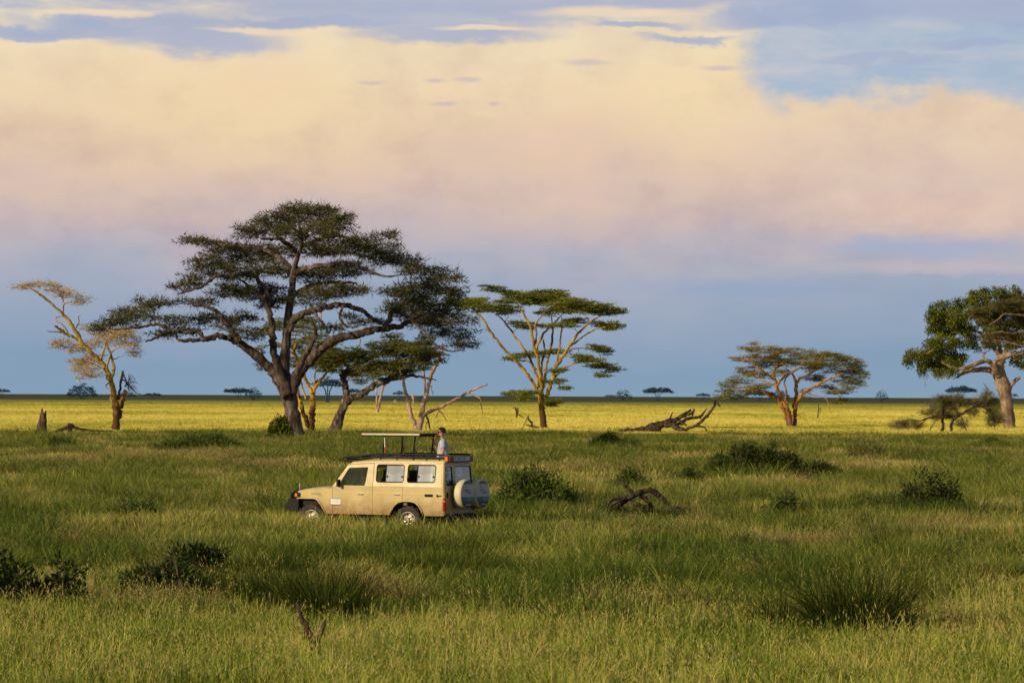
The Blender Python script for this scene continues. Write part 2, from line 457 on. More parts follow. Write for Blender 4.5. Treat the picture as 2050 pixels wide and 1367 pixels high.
def tuft(n, rad, h0, h1, width, lean, droop, mat, seed, heads=0, head_len=0.06, head_w=0.014, head_mat=None):
    """n blades of three segments; returns a mesh with the height attribute"""
    r = np.random.default_rng(seed)
    a = r.uniform(0, 2 * np.pi, n); rr = rad * np.sqrt(r.uniform(0, 1, n))
    bx, by = rr * np.cos(a), rr * np.sin(a)
    h = r.uniform(h0, h1, n)
    la = a + r.normal(0, 0.9, n); ll = np.abs(r.normal(lean, lean * 0.6, n)) * h; dr = np.abs(r.normal(droop, droop * 0.7, n))
    wa = r.uniform(0, 2 * np.pi, n)
    V = np.zeros((n, 7, 3)); H = np.zeros((n, 7))
    for k, t in enumerate((0.0, 0.4, 0.75, 1.0)):
        out = ll * (0.35 * t + 0.65 * t * t) * (1 + dr * t)
        z = h * (t - dr * 0.45 * t ** 3) - 0.04 * (k == 0)
        cx = bx + np.cos(la) * out; cy = by + np.sin(la) * out
        w = width * (1.0, 0.9, 0.6, 0.0)[k] * 0.5
        if k < 3:
            V[:, 2 * k] = np.stack([cx - np.cos(wa) * w, cy - np.sin(wa) * w, z], 1)
            V[:, 2 * k + 1] = np.stack([cx + np.cos(wa) * w, cy + np.sin(wa) * w, z], 1)
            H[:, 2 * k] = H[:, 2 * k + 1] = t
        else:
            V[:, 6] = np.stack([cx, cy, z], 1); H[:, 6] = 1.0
    base = (np.arange(n) * 7)[:, None]
    T = np.array([[0, 1, 3], [0, 3, 2], [2, 3, 5], [2, 5, 4], [4, 5, 6]])
    F = (base[:, :, None] + T[None]).reshape(-1, 3)
    VV = V.reshape(-1, 3); HH = H.ravel(); mi = np.zeros(len(F), int)
    if heads:
        k = min(heads, n); tips = V[:k, 6]; prev = 0.5 * (V[:k, 4] + V[:k, 5])
        d = tips - prev; d /= np.linalg.norm(d, axis=1)[:, None] + 1e-9
        ln = r.uniform(0.7, 1.3, k)[:, None] * head_len; w = head_w * 0.5
        sx = np.stack([np.cos(wa[:k]), np.sin(wa[:k]), np.zeros(k)], 1); sy = np.stack([-np.sin(wa[:k]), np.cos(wa[:k]), np.zeros(k)], 1)
        hv = np.stack([tips, tips + d * ln * .4 + sx * w, tips + d * ln * .4 - sx * w, tips + d * ln * .4 + sy * w, tips + d * ln * .4 - sy * w, tips + d * ln], 1)
        hf = np.array([[0, 1, 3], [0, 3, 2], [0, 2, 4], [0, 4, 1], [5, 3, 1], [5, 2, 3], [5, 4, 2], [5, 1, 4]])
        nb = len(VV)
        FF = ((np.arange(k) * 6)[:, None, None] + hf[None] + nb).reshape(-1, 3)
        VV = np.vstack([VV, hv.reshape(-1, 3)]); HH = np.concatenate([HH, np.full(k * 6, 0.95)])
        F = np.vstack([F, FF]); mi = np.concatenate([mi, np.ones(len(FF), int)])
    me = np_mesh("tuft", VV, F, mat)
    if heads: me.materials.append(head_mat); me.polygons.foreach_set("material_index", mi.astype(np.int32))
    at = me.attributes.new("hgt", 'FLOAT', 'POINT'); at.data.foreach_set("value", HH.astype(np.float32))
    return me

def scatter(name, pts, scl, tone, meshes, label, cat):
    """one 'stuff' object: points with scale and tone, tufts instanced on them by geometry nodes"""
    n = len(pts)
    me = bpy.data.meshes.new(name)
    me.vertices.add(n); me.vertices.foreach_set("co", np.asarray(pts, np.float32).ravel())
    a = me.attributes.new("scl", 'FLOAT_VECTOR', 'POINT'); a.data.foreach_set("vector", np.asarray(scl, np.float32).ravel())
    rot = np.zeros((n, 3), np.float32); rot[:, 2] = rng.uniform(0, 6.283, n); rot[:, 0] = rng.normal(0, .06, n)
    a = me.attributes.new("rot", 'FLOAT_VECTOR', 'POINT'); a.data.foreach_set("vector", rot.ravel())
    a = me.attributes.new("tone", 'FLOAT', 'POINT'); a.data.foreach_set("value", np.asarray(tone, np.float32))
    a = me.attributes.new("pick", 'INT', 'POINT'); a.data.foreach_set("value", rng.integers(0, len(meshes), n).astype(np.int32))
    o = obj_of(name, me); tag(o, label, cat, kind="stuff")
    ng = bpy.data.node_groups.new(name + "_nodes", 'GeometryNodeTree')
    ng.interface.new_socket("Geometry", in_out='INPUT', socket_type='NodeSocketGeometry')
    ng.interface.new_socket("Geometry", in_out='OUTPUT', socket_type='NodeSocketGeometry')
    gi = ng.nodes.new('NodeGroupInput'); go = ng.nodes.new('NodeGroupOutput')
    jn = ng.nodes.new('GeometryNodeJoinGeometry')
    for mm in meshes:
        src = bpy.data.objects.new(name + "_source", mm)       # data for the nodes, not an object of the scene
        oi = ng.nodes.new('GeometryNodeObjectInfo'); oi.inputs['Object'].default_value = src
        g2i = ng.nodes.new('GeometryNodeGeometryToInstance')
        ng.links.new(oi.outputs['Geometry'], g2i.inputs[0]); ng.links.new(g2i.outputs[0], jn.inputs[0])
    iop = ng.nodes.new('GeometryNodeInstanceOnPoints')
    iop.inputs['Pick Instance'].default_value = True
    def attr(nm, dt):
        q = ng.nodes.new('GeometryNodeInputNamedAttribute'); q.data_type = dt; q.inputs['Name'].default_value = nm
        return q.outputs['Attribute']
    ng.links.new(gi.outputs[0], iop.inputs['Points']); ng.links.new(jn.outputs[0], iop.inputs['Instance'])
    ng.links.new(attr("pick", 'INT'), iop.inputs['Instance Index'])
    e2r = ng.nodes.new('FunctionNodeEulerToRotation'); ng.links.new(attr("rot", 'FLOAT_VECTOR'), e2r.inputs[0])
    ng.links.new(e2r.outputs[0], iop.inputs['Rotation']); ng.links.new(attr("scl", 'FLOAT_VECTOR'), iop.inputs['Scale'])
    ng.links.new(iop.outputs[0], go.inputs[0])
    md = o.modifiers.new("tufts", 'NODES'); md.node_group = ng
    return o

HALF = 0.1385 * 1.22       # half width of the view per metre of distance, with room for a step aside
CAR_LOC, CAR_ROT = None, R(152)
def in_car(x, y, m=0.0):
    dx, dy = x - CAR_LOC.x, y - CAR_LOC.y
    c, s = math.cos(-CAR_ROT), math.sin(-CAR_ROT)
    lx, ly = dx * c - dy * s, dx * s + dy * c
    return -1.75 - m < lx < 3.9 + m and abs(ly) < 0.80 + m

def field(y0, y1, dens):
    """random ground positions between two distances, dens(y) per square metre"""
    out = []
    edges = np.geomspace(y0, y1, 40)
    for a, b in zip(edges[:-1], edges[1:]):
        ym = (a + b) / 2; n = rng.poisson(dens(ym) * (b - a) * 2 * (HALF * ym + 3))
        y = rng.uniform(a, b, n); x = rng.uniform(-1, 1, n) * (HALF * y + 3)
        out.append(np.stack([x, y], 1))
    return np.vstack(out)

def fbm(x, y, s, sy=1.0, seed=0.0):
    return 0.65 * mnoise.noise(Vector((x / s, y / (s * sy), seed))) + 0.35 * mnoise.noise(Vector((x / s * 2.3, y / (s * sy) * 2.3, seed + 7)))

def cleared(x, y):
    for cx, cy, rx, ry in CLEAR:
        if abs(x - cx) < rx and cy - ry < y < cy + .6: return .42
    return 1.0

def build_grass():
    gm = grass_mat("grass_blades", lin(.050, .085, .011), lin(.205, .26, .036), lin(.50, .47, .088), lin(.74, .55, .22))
    gl = grass_mat("lit_grass_blades", lin(.14, .215, .022), lin(.36, .435, .055), lin(.60, .58, .11), lin(.80, .60, .22))  # brighter copy of the palette: sunlight on the front grass put into its colour
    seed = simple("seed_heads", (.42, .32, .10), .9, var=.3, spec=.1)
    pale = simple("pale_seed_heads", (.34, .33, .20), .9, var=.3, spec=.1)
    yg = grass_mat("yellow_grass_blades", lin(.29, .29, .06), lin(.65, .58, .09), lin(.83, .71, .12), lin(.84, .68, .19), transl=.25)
    # --- short meadow grass, everywhere in front of the plain
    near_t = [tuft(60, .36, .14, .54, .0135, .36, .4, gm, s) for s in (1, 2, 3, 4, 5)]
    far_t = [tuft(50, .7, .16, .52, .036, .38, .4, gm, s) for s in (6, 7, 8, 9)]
    for nm, y0, y1, dens, ms in (("meadow_grass", 42, 150, lambda y: 9.0 * min(1, 75 / y) , near_t),
                                 ("meadow_grass", 150, 430, lambda y: 2.2 * min(1, 190 / y), far_t)):
        p = field(y0, y1, dens); pts = []; sc_ = []; tn = []
        for x, y in p:
            if in_car(x, y): continue
            if y > 318 + 45 * fbm(x, y, 18, 1, 5.5) + abs(rng.normal(0, 14)): continue
            a = fbm(x, y, 9, 2.2, 1.0); b = fbm(x, y, 2.2, 2.0, 3.0)
            if y < 95: base = .30
            elif y < 112: base = .36
            elif y < 180: base = .54
            elif y < 260: base = .62
            else: base = .58
            t = base + a * 0.75 + b * 0.4 + rng.normal(0, .13)
            h = 0.9 + 0.75 * fbm(x, y, 4, 1.6, 9.0) + rng.uniform(-.3, .35)
            if CAR_LOC.y - 5 < y < CAR_LOC.y + 1 and abs(x - CAR_LOC.x) < 7: h = h * 1.1 + .14
            w = rng.uniform(.8, 1.4)
            h *= cleared(x, y)
            pts.append((x, y, gh(x, y))); sc_.append((w, w, max(.45, h))); tn.append(t)
        scatter(nm, pts, sc_, tn, ms, "low green and olive grass covering the near savanna floor" if y0 < 100 else "olive and straw grass further back around the trees", "grass")
    dm = grass_mat("dry_blades", lin(.06, .05, .02), lin(.14, .105, .04), lin(.27, .18, .065), lin(.56, .41, .18))
    # --- tall arching clumps, dark green, in patches
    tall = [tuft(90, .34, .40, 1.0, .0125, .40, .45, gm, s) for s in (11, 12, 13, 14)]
    p = field(55, 334, lambda y: 1.5 * min(1.0, 85 / y)); pts = []; sc_ = []; tn = []
    for x, y in p:
        if in_car(x, y, 1.2): continue
        if CAR_LOC.y - 16 < y < CAR_LOC.y + 1 and -9 < x - CAR_LOC.x < 6 : continue
        m = fbm(x, y, 7, 2.5, 21.0)
        if y < 66 and m < .15: continue
        if m < -0.02: continue
        t = .13 + .45 * fbm(x, y, 3, 2, 23.0) + (0.14 if y > 120 else 0) + rng.uniform(-.1, .1)
        s = rng.uniform(.6, 1.25) * (0.95 if y < 120 else 1.0) * cleared(x, y); w = s * (1.0 if y < 150 else 1.6)
        pts.append((x, y, gh(x, y))); sc_.append((w, w, s)); tn.append(t)
    for px, py, w, n, tt, hh in ((640, 1150, 330, 170, .12, .85), (520, 1175, 160, 70, .06, .9), (880, 1165, 240, 110, .16, .85), (1230, 1190, 300, 110, .18, .8), (1420, 1030, 170, 70, .22, .7), (1060, 1040, 200, 80, .14, .7),
                                 (250, 1040, 200, 60, .15, .7), (300, 975, 300, 90, .2, .8), (130, 965, 200, 60, .3, .8), (460, 960, 200, 60, .25, .8), (1275, 1000, 140, 40, .2, .7), (1680, 965, 160, 50, .15, .7), (1000, 1240, 200, 60, .12, .8), (1960, 1180, 200, 60, .3, .8)):
        c, D = G(px, py); k = D / FPX
        for _ in range(n):
            x = c.x + rng.normal(0, w * .25 * k); y = c.y + rng.normal(0, min(3.0, w * .16 * k))
            if in_car(x, y, 1.2): continue
            s = rng.uniform(.7, 1.15) * hh * cleared(x, y)
            pts.append((x, y, gh(x, y))); sc_.append((s, s, s)); tn.append(tt + rng.normal(0, .12))
    scatter("tall_grass", pts, sc_, tn, tall, "tall arching dark green grass growing in clumps", "grass")
    # --- dry brown and straw stalks
    dry = [tuft(50, .30, .35, .85, .013, .30, .35, dm, s, 30, .07, .016, seed) for s in (31, 32, 33)]
    p = field(58, 336, lambda y: .9 * min(1.0, 90 / y) if y < 140 else .62 * min(1, 170 / y)); pts = []; sc_ = []; tn = []
    for x, y in p:
        if in_car(x, y, .6): continue
        if CAR_LOC.y - 14 < y < CAR_LOC.y and -7 < x - CAR_LOC.x < 5 and rng.random() < .8: continue
        m = fbm(x, y, 6, 2.4, 41.0)
        if m < .0: continue
        s = rng.uniform(.55, 1.0) * cleared(x, y); w = s * (1.0 if y < 150 else 1.8)
        pts.append((x, y, gh(x, y))); sc_.append((w, w, s)); tn.append(rng.uniform(.25, .95))
    for px, py, w, n, hh in ((688, 1215, 26, 10, 1.05), (735, 1215, 60, 6, .9), (820, 1225, 120, 9, .9), (650, 1205, 40, 7, .9), (1330, 1240, 300, 20, .8), (300, 1245, 400, 30, .8), (1900, 1290, 200, 20, .8), (1600, 1275, 160, 70, .7), (1740, 1290, 150, 60, .65), (380, 925, 420, 240, .95), (130, 940, 260, 130, .95), (520, 945, 160, 50, .9), (1290, 945, 200, 60, .7), (1480, 985, 180, 60, .7), (1930, 950, 200, 80, .8), (1870, 1230, 140, 50, .8), (1100, 905, 260, 70, .8), (500, 1010, 200, 40, .6), (1180, 1090, 300, 60, .7), (1650, 1110, 300, 70, .8)):
        c, D = G(px, py); k = D / FPX
        for _ in range(n):
            x = c.x + rng.normal(0, w * .25 * k); y = c.y + rng.normal(0, min(4.0, w * .2 * k))
            if in_car(x, y, .8): continue
            s = rng.uniform(.7, 1.15) * hh * cleared(x, y); wd = s * (1 if D < 150 else 1.6)
            pts.append((x, y, gh(x, y))); sc_.append((wd, wd, s)); tn.append(rng.uniform(.4, 1.0))
    scatter("dry_grass", pts, sc_, tn, dry, "dry brown and straw grass stalks standing in patches", "grass")
    # --- foreground: light green grass full of seed heads
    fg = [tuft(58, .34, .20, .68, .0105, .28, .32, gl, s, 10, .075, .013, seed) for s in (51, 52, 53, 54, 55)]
    p = field(41, 72, lambda y: 5.2); pts = []; sc_ = []; tn = []
    for x, y in p:
        if 1.6 * fbm(x, y, 8, 1.5, 61.0) + rng.normal(0, .25) < (y - 60) / 8: continue
        s = rng.uniform(.7, 1.1)
        pts.append((x, y, gh(x, y))); sc_.append((s, s, s)); tn.append(.30 + .65 * fbm(x, y, 2.5, 2, 63.0) + rng.uniform(-.2, .28))
    scatter("seeding_grass", pts, sc_, tn, fg, "light green grass with tan seed heads along the front of the view", "grass")
    # --- single tall tan stalks over the front grass
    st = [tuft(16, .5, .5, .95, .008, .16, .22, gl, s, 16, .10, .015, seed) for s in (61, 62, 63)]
    p = field(42, 66, lambda y: .55); pts = []; sc_ = []; tn = []
    for x, y in p:
        if fbm(x, y, 5, 1.5, 65.0) < -.05: continue
        s = rng.uniform(.65, 1.0); pts.append((x, y, gh(x, y))); sc_.append((s, s, s)); tn.append(rng.uniform(.6, 1.1))
    scatter("stalk_grass", pts, sc_, tn, st, "tall tan seed stalks standing above the front grass", "grass")
    # --- fine pale seed specks above the meadow around the car
    sp = [tuft(26, .5, .42, .72, .006, .2, .3, gm, s, 20, .03, .010, pale) for s in (71, 72)]
    p = field(80, 200, lambda y: .35 * min(1, 100 / y)); pts = []; sc_ = []; tn = []
    for x, y in p:
        if in_car(x, y): continue
        if fbm(x, y, 10, 2, 81.0) < -.1: continue
        s = rng.uniform(.75, 1.1) * (.85 if abs(y - CAR_LOC.y) < 14 else 1)
        pts.append((x, y, gh(x, y))); sc_.append((s, s, s)); tn.append(.5)
    scatter("seed_grass", pts, sc_, tn, sp, "thin grass stems with pale seed specks around the vehicle", "grass")
    # --- the yellow plain
    yt = [tuft(70, .8, .22, .42, .05, .3, .3, yg, s) for s in (91, 92, 93)]
    p = field(318, 1700, lambda y: .9 * (400 / y) ** 1.3); pts = []; sc_ = []; tn = []
    for x, y in p:
        edge = PLAIN_Y + 40 * fbm(x, y, 22, 1, 95.0) + rng.normal(0, 9)
        if y < edge: continue
        a = fbm(x, y, 30, 4, 97.0); b = fbm(x, y, 5, 4, 99.0)
        if y > 1000 and rng.random() < (y - 1000) / 700: continue
        w = rng.uniform(.9, 1.5) * (y / 400) ** .5
        pts.append((x, y, 0)); sc_.append((w, w, rng.uniform(.7, 1.15) * (1.0 if y < 700 else 1.2))); tn.append(.58 + .75 * a + .5 * b + rng.normal(0, .12) - max(0, (y - 800) / 1200))  # tone falls with distance: far cloud shadow put into the blade colour
    scatter("yellow_grass", pts, sc_, tn, yt, "bright yellow flowering grass of the open plain behind the trees", "grass")
# ------------------------------------------------------------------ trees
SPIKE = None
def leaf_cloud(centers, n_each, rad, flat, L, W, up, r, broad=False):
    """little leaf faces around every centre"""
    C = np.repeat(np.asarray(centers), n_each, axis=0); n = len(C)
    d = r.normal(0, 1, (n, 3)); d[:, 2] *= flat; ln = np.linalg.norm(d, axis=1)[:, None] + 1e-9
    off = d / ln * (r.uniform(0, 1, n) ** .55)[:, None] * rad; off[:, 2] *= 1.0 if flat >= 1 else max(flat, .35)
    dirn = d / ln + np.array([0, 0, up]) + r.normal(0, .35, (n, 3))
    dirn /= np.linalg.norm(dirn, axis=1)[:, None] + 1e-9
    side = np.cross(dirn, r.normal(0, 1, (n, 3))); side /= np.linalg.norm(side, axis=1)[:, None] + 1e-9
    l = L * r.uniform(.6, 1.3, n)[:, None]; w = W * r.uniform(.7, 1.3, n)[:, None] * .5
    b = C + off
    if broad:
        V = np.stack([b, b + dirn * l * .5 + side * w, b + dirn * l, b + dirn * l * .5 - side * w], 1).reshape(-1, 3)
        F = np.arange(n * 4).reshape(-1, 4)
    else:
        V = np.stack([b - side * w, b + side * w, b + dirn * l], 1).reshape(-1, 3)
        F = np.arange(n * 3).reshape(-1, 3)
    return V, F

class Tree:
    def __init__(s, name, label, cat, px, py, D=None, seed=1, group=None, z0=None):
        g, d = G(px, py)
        s.D = D or d
        if D: g = P(px, py, D); g.z = gh(g.x, g.y)
        s.root = empty(name, g); tag(s.root, label, cat, group)
        s.loc = g; s.r = np.random.default_rng(seed)
        s.k = s.D / FPX                       # metres per photo pixel at the tree
        q = P(px, py, s.D); s.dz = q.z - g.z   # zero up to ground roll
        s.trunk = MB(); s.nodes = []; s.nrad = []
        s.ryk = 1.3; s.tw = []; s.attr = []; s.attr_pad = []
    def T(s, px, py, dy=0.0):
        p = P(px, py, s.D + dy) - s.loc; p.z -= 0.0
        return p
    def limb(s, pts, w, dy=0.0, dy1=None, mb=None, n=10, jit=.28, node=True, sub=5, capped=True):
        """pts: (px,py) list, w: list of widths in photo pixels, dy: depth offset start/end in metres"""
        m = len(pts); dy1 = dy if dy1 is None else dy1
        if not hasattr(w, '__len__'): w = [w] * m
        if len(w) == 2 and m > 2: w = list(np.linspace(w[0], w[1], m))
        rows = []
        for i, p in enumerate(pts):
            t = i / (m - 1); d = dy + (dy1 - dy) * t
            q = s.T(p[0], p[1], d); rows.append((q.x, q.y, q.z, w[i] * s.k * .5))
        c = smooth_line(rows, sub)
        c[:, 3] = np.maximum(c[:, 3], .012)
        for i in range(1, len(c) - 1):
            c[i, :3] += s.r.normal(0, 1, 3) * c[i, 3] * jit * (.3 if c[i, 3] > .32 else 1.0)
            c[i, 3] *= 1 + s.r.normal(0, .08)
        (mb or s.trunk).tube([Vector(q[:3]) for q in c], list(c[:, 3]), n)
        if node:
            for q in c: s.nodes.append(q[:3]); s.nrad.append(q[3])
        return c
    def pad(s, cx, cy, rx, ry, dy, n):
        r = s.r; pts = []
        for _ in range(n):
            v = r.normal(0, 1, 3); v /= np.linalg.norm(v); v *= r.uniform(0, 1) ** .4
            q = s.T(cx + v[0] * rx, cy + v[1] * ry, dy + v[2] * rx * .75 * s.k)
            pts.append((q.x, q.y, q.z))
        s.attr += pts
        return pts
    def pads(s, lst, n_per=1.0, depth=0.0, cx0=None, RX=100, cell=90.0):
        for p in lst:
            cx, cy, rx, ry = p[:4]; ry = ry * s.ryk + .5
            if len(p) > 4: dy = p[4]
            else:
                e = 1.0 if cx0 is None else math.sqrt(max(.05, 1 - ((cx - cx0) / RX) ** 2))
                dy = s.r.uniform(-1, 1) * depth * e
            s.pad(cx, cy, rx, ry, dy, max(3, int(n_per * 1.15 * rx * ry / cell)))
    def grow(s, rmax=.06, sag=.12, sides=5, kink=.14, up_pen=.6):
        """branches from the limbs out to every attractor"""
        if not s.attr: return
        A = np.array(s.attr); Nn = np.array(s.nodes); Nr = np.array(s.nrad)
        d0 = np.min(np.linalg.norm(A[:, None, :] - Nn[None, ::3], axis=2), axis=1)
        order = np.argsort(d0)
        cap = len(Nn) + len(A) * 5
        NN = np.zeros((cap, 3)); NR = np.zeros(cap); k = len(Nn); NN[:k] = Nn; NR[:k] = Nr
        s.twig = MB()
        for i in order:
            a = A[i]; v = a - NN[:k]
            dist = np.linalg.norm(v, axis=1) + up_pen * np.maximum(0, -v[:, 2] + .2)
            j = int(np.argmin(dist)); st = NN[j]; L = np.linalg.norm(a - st)
            if L < .05: continue
            rad0 = min(NR[j] * .75, .012 + rmax * min(1, L / 3.0)); rad0 = max(rad0, .012)
            ts = np.linspace(0, 1, 6); mid = st * .5 + a * .5 + s.r.normal(0, kink, 3) * L; mid[2] -= sag * L
            pts = [(st * (1 - t) ** 2 + mid * 2 * t * (1 - t) + a * t * t) for t in ts]
            for q in range(1, 5): pts[q] = pts[q] + s.r.normal(0, .035, 3) * L
            rr = [rad0 * (1 - t) + .009 * t for t in ts]
            s.twig.tube([Vector(q) for q in pts], rr, sides, cap=False)
            for q in range(1, 6): NN[k] = pts[q]; NR[k] = rr[q]; k += 1
        return s.twig
    def spikes(s, n_each, L, W, flat, mat, name="twigs"):
        V, F = leaf_cloud(s.attr, n_each, .05, flat, L, W, .15, s.r)
        return V, F
    def foliage(s, mat, n_each, rad, flat, L, W, up=.3, broad=False, name="crown", sub=None):
        V, F = leaf_cloud(s.attr if sub is None else sub, n_each, rad, flat, L, W, up, s.r, broad)
        return obj_of(name, np_mesh(name, V, F, mat), s.root)
    def finish(s, bark, twig_mat=None, twig_spikes=0, spike_len=.6, spike_flat=.5, spike_w=.03):
        s.trunk.build("trunk", bark, s.root, smooth=True)
        if s.attr:
            tb = s.grow()
            if twig_spikes:
                V, F = leaf_cloud(s.attr, twig_spikes, .05, spike_flat, spike_len, spike_w, .1, s.r)
                tb.add([tuple(v) for v in V], [tuple(f) for f in F])
            tb.build("branches", twig_mat or bark, s.root, smooth=True)

bark_old = bark_mat("grey_brown_bark", lin(.035, .026, .020), lin(.12, .085, .060), lin(.30, .25, .20), 1.0, .18, .9)
bark_lean = bark_mat("lichen_bark", lin(.03, .022, .016), lin(.12, .085, .06), lin(.42, .38, .30), 1.0, .45, .9)
bark_yel = bark_mat("yellow_fever_bark", lin(.16, .09, .012), lin(.40, .25, .035), lin(.56, .37, .07), .8, .35, .5, lin(.10, .05, .025), 4.0)
bark_ora = bark_mat("orange_fever_bark", lin(.16, .07, .02), lin(.46, .215, .055), lin(.64, .34, .10), .8, .35, .5, lin(.20, .10, .05), 2.0)
bark_gold = bark_mat("gold_fever_bark", lin(.26, .13, .012), lin(.58, .31, .025), lin(.70, .42, .05), .8, .35, .5, lin(.10, .045, .02), 4.5)
bark_pale = bark_mat("pale_dead_bark", lin(.25, .15, .09), lin(.50, .33, .22), lin(.68, .50, .38), .9, .3, .5)
bark_dead = bark_mat("dark_dead_wood", lin(.02, .014, .010), lin(.075, .05, .035), lin(.20, .15, .11), 1.2, .5, .9)
bark_tan = bark_mat("tan_smooth_bark", lin(.18, .12, .075), lin(.35, .235, .15), lin(.50, .37, .25), .8, .5, .6)
twig_dark = bark_mat("dark_twigs", lin(.035, .028, .018), lin(.11, .085, .055), lin(.24, .19, .125), 1.0, .5, .3)
twig_tan = bark_mat("tan_twigs", lin(.26, .17, .06), lin(.52, .36, .14), lin(.68, .50, .24), 1.0, .5, .3)
twig_yel = bark_mat("yellow_twigs", lin(.16, .11, .03), lin(.34, .24, .06), lin(.46, .33, .10), 1.0, .5, .3)
twig_tan2 = bark_mat("olive_twigs", lin(.08, .07, .03), lin(.20, .17, .08), lin(.32, .27, .13), 1.0, .5, .3)
twig_brown = bark_mat("brown_twigs", lin(.06, .035, .02), lin(.14, .085, .05), lin(.24, .16, .10), 1.0, .5, .3)
lf_old = leaf_mat("dark_olive_leaves", [lin(.026, .027, .008), lin(.066, .070, .018), lin(.175, .155, .045)], .35)
lf_fev = leaf_mat("fever_tree_leaves", [lin(.05, .075, .010), lin(.125, .155, .020), lin(.28, .275, .042)], .5)
lf_fev2 = leaf_mat("browning_leaves", [lin(.07, .09, .014), lin(.20, .20, .028), lin(.46, .29, .065)], .35)
lf_lite = leaf_mat("light_green_leaves", [lin(.06, .07, .018), lin(.12, .13, .03), lin(.20, .19, .05)], .5)
lf_green = leaf_mat("acacia_green_leaves", [lin(.04, .05, .012), lin(.10, .11, .022), lin(.21, .19, .045)], .5)
lf_broad = leaf_mat("glossy_broad_leaves", gain=1.05, cols=[lin(.035, .058, .008), lin(.115, .14, .014), lin(.27, .265, .04)], scale=.6, transl=.25)
lf_tan = leaf_mat("tan_sparse_leaves", [lin(.28, .19, .05), lin(.50, .35, .11), lin(.72, .52, .21)], .6)
lf_bush = leaf_mat("bush_leaves", gain=1.3, cols=[lin(.012, .021, .005), lin(.032, .050, .009), lin(.09, .105, .020)], scale=1.2)
lf_bush2 = leaf_mat("green_bush_leaves", [lin(.028, .048, .008), lin(.065, .10, .015), lin(.14, .165, .03)], 1.2)
lf_brownac = leaf_mat("brown_acacia_leaves", [lin(.045, .044, .014), lin(.10, .092, .030), lin(.19, .16, .052)], .4)
lf_shrub = leaf_mat("thorn_shrub_leaves", [lin(.06, .065, .018), lin(.14, .135, .035), lin(.26, .23, .07)], .8)
lf_far = leaf_mat("hazy_far_leaves", [lin(.022, .045, .060), lin(.035, .065, .085), lin(.055, .090, .110)], .08)  # aerial haze put into the leaf colour as a blue cast
bark_far = bark_mat("hazy_far_bark", lin(.03, .05, .065), lin(.045, .07, .09), lin(.07, .10, .12), .3, .5, .2)  # bark colour carries the same painted haze

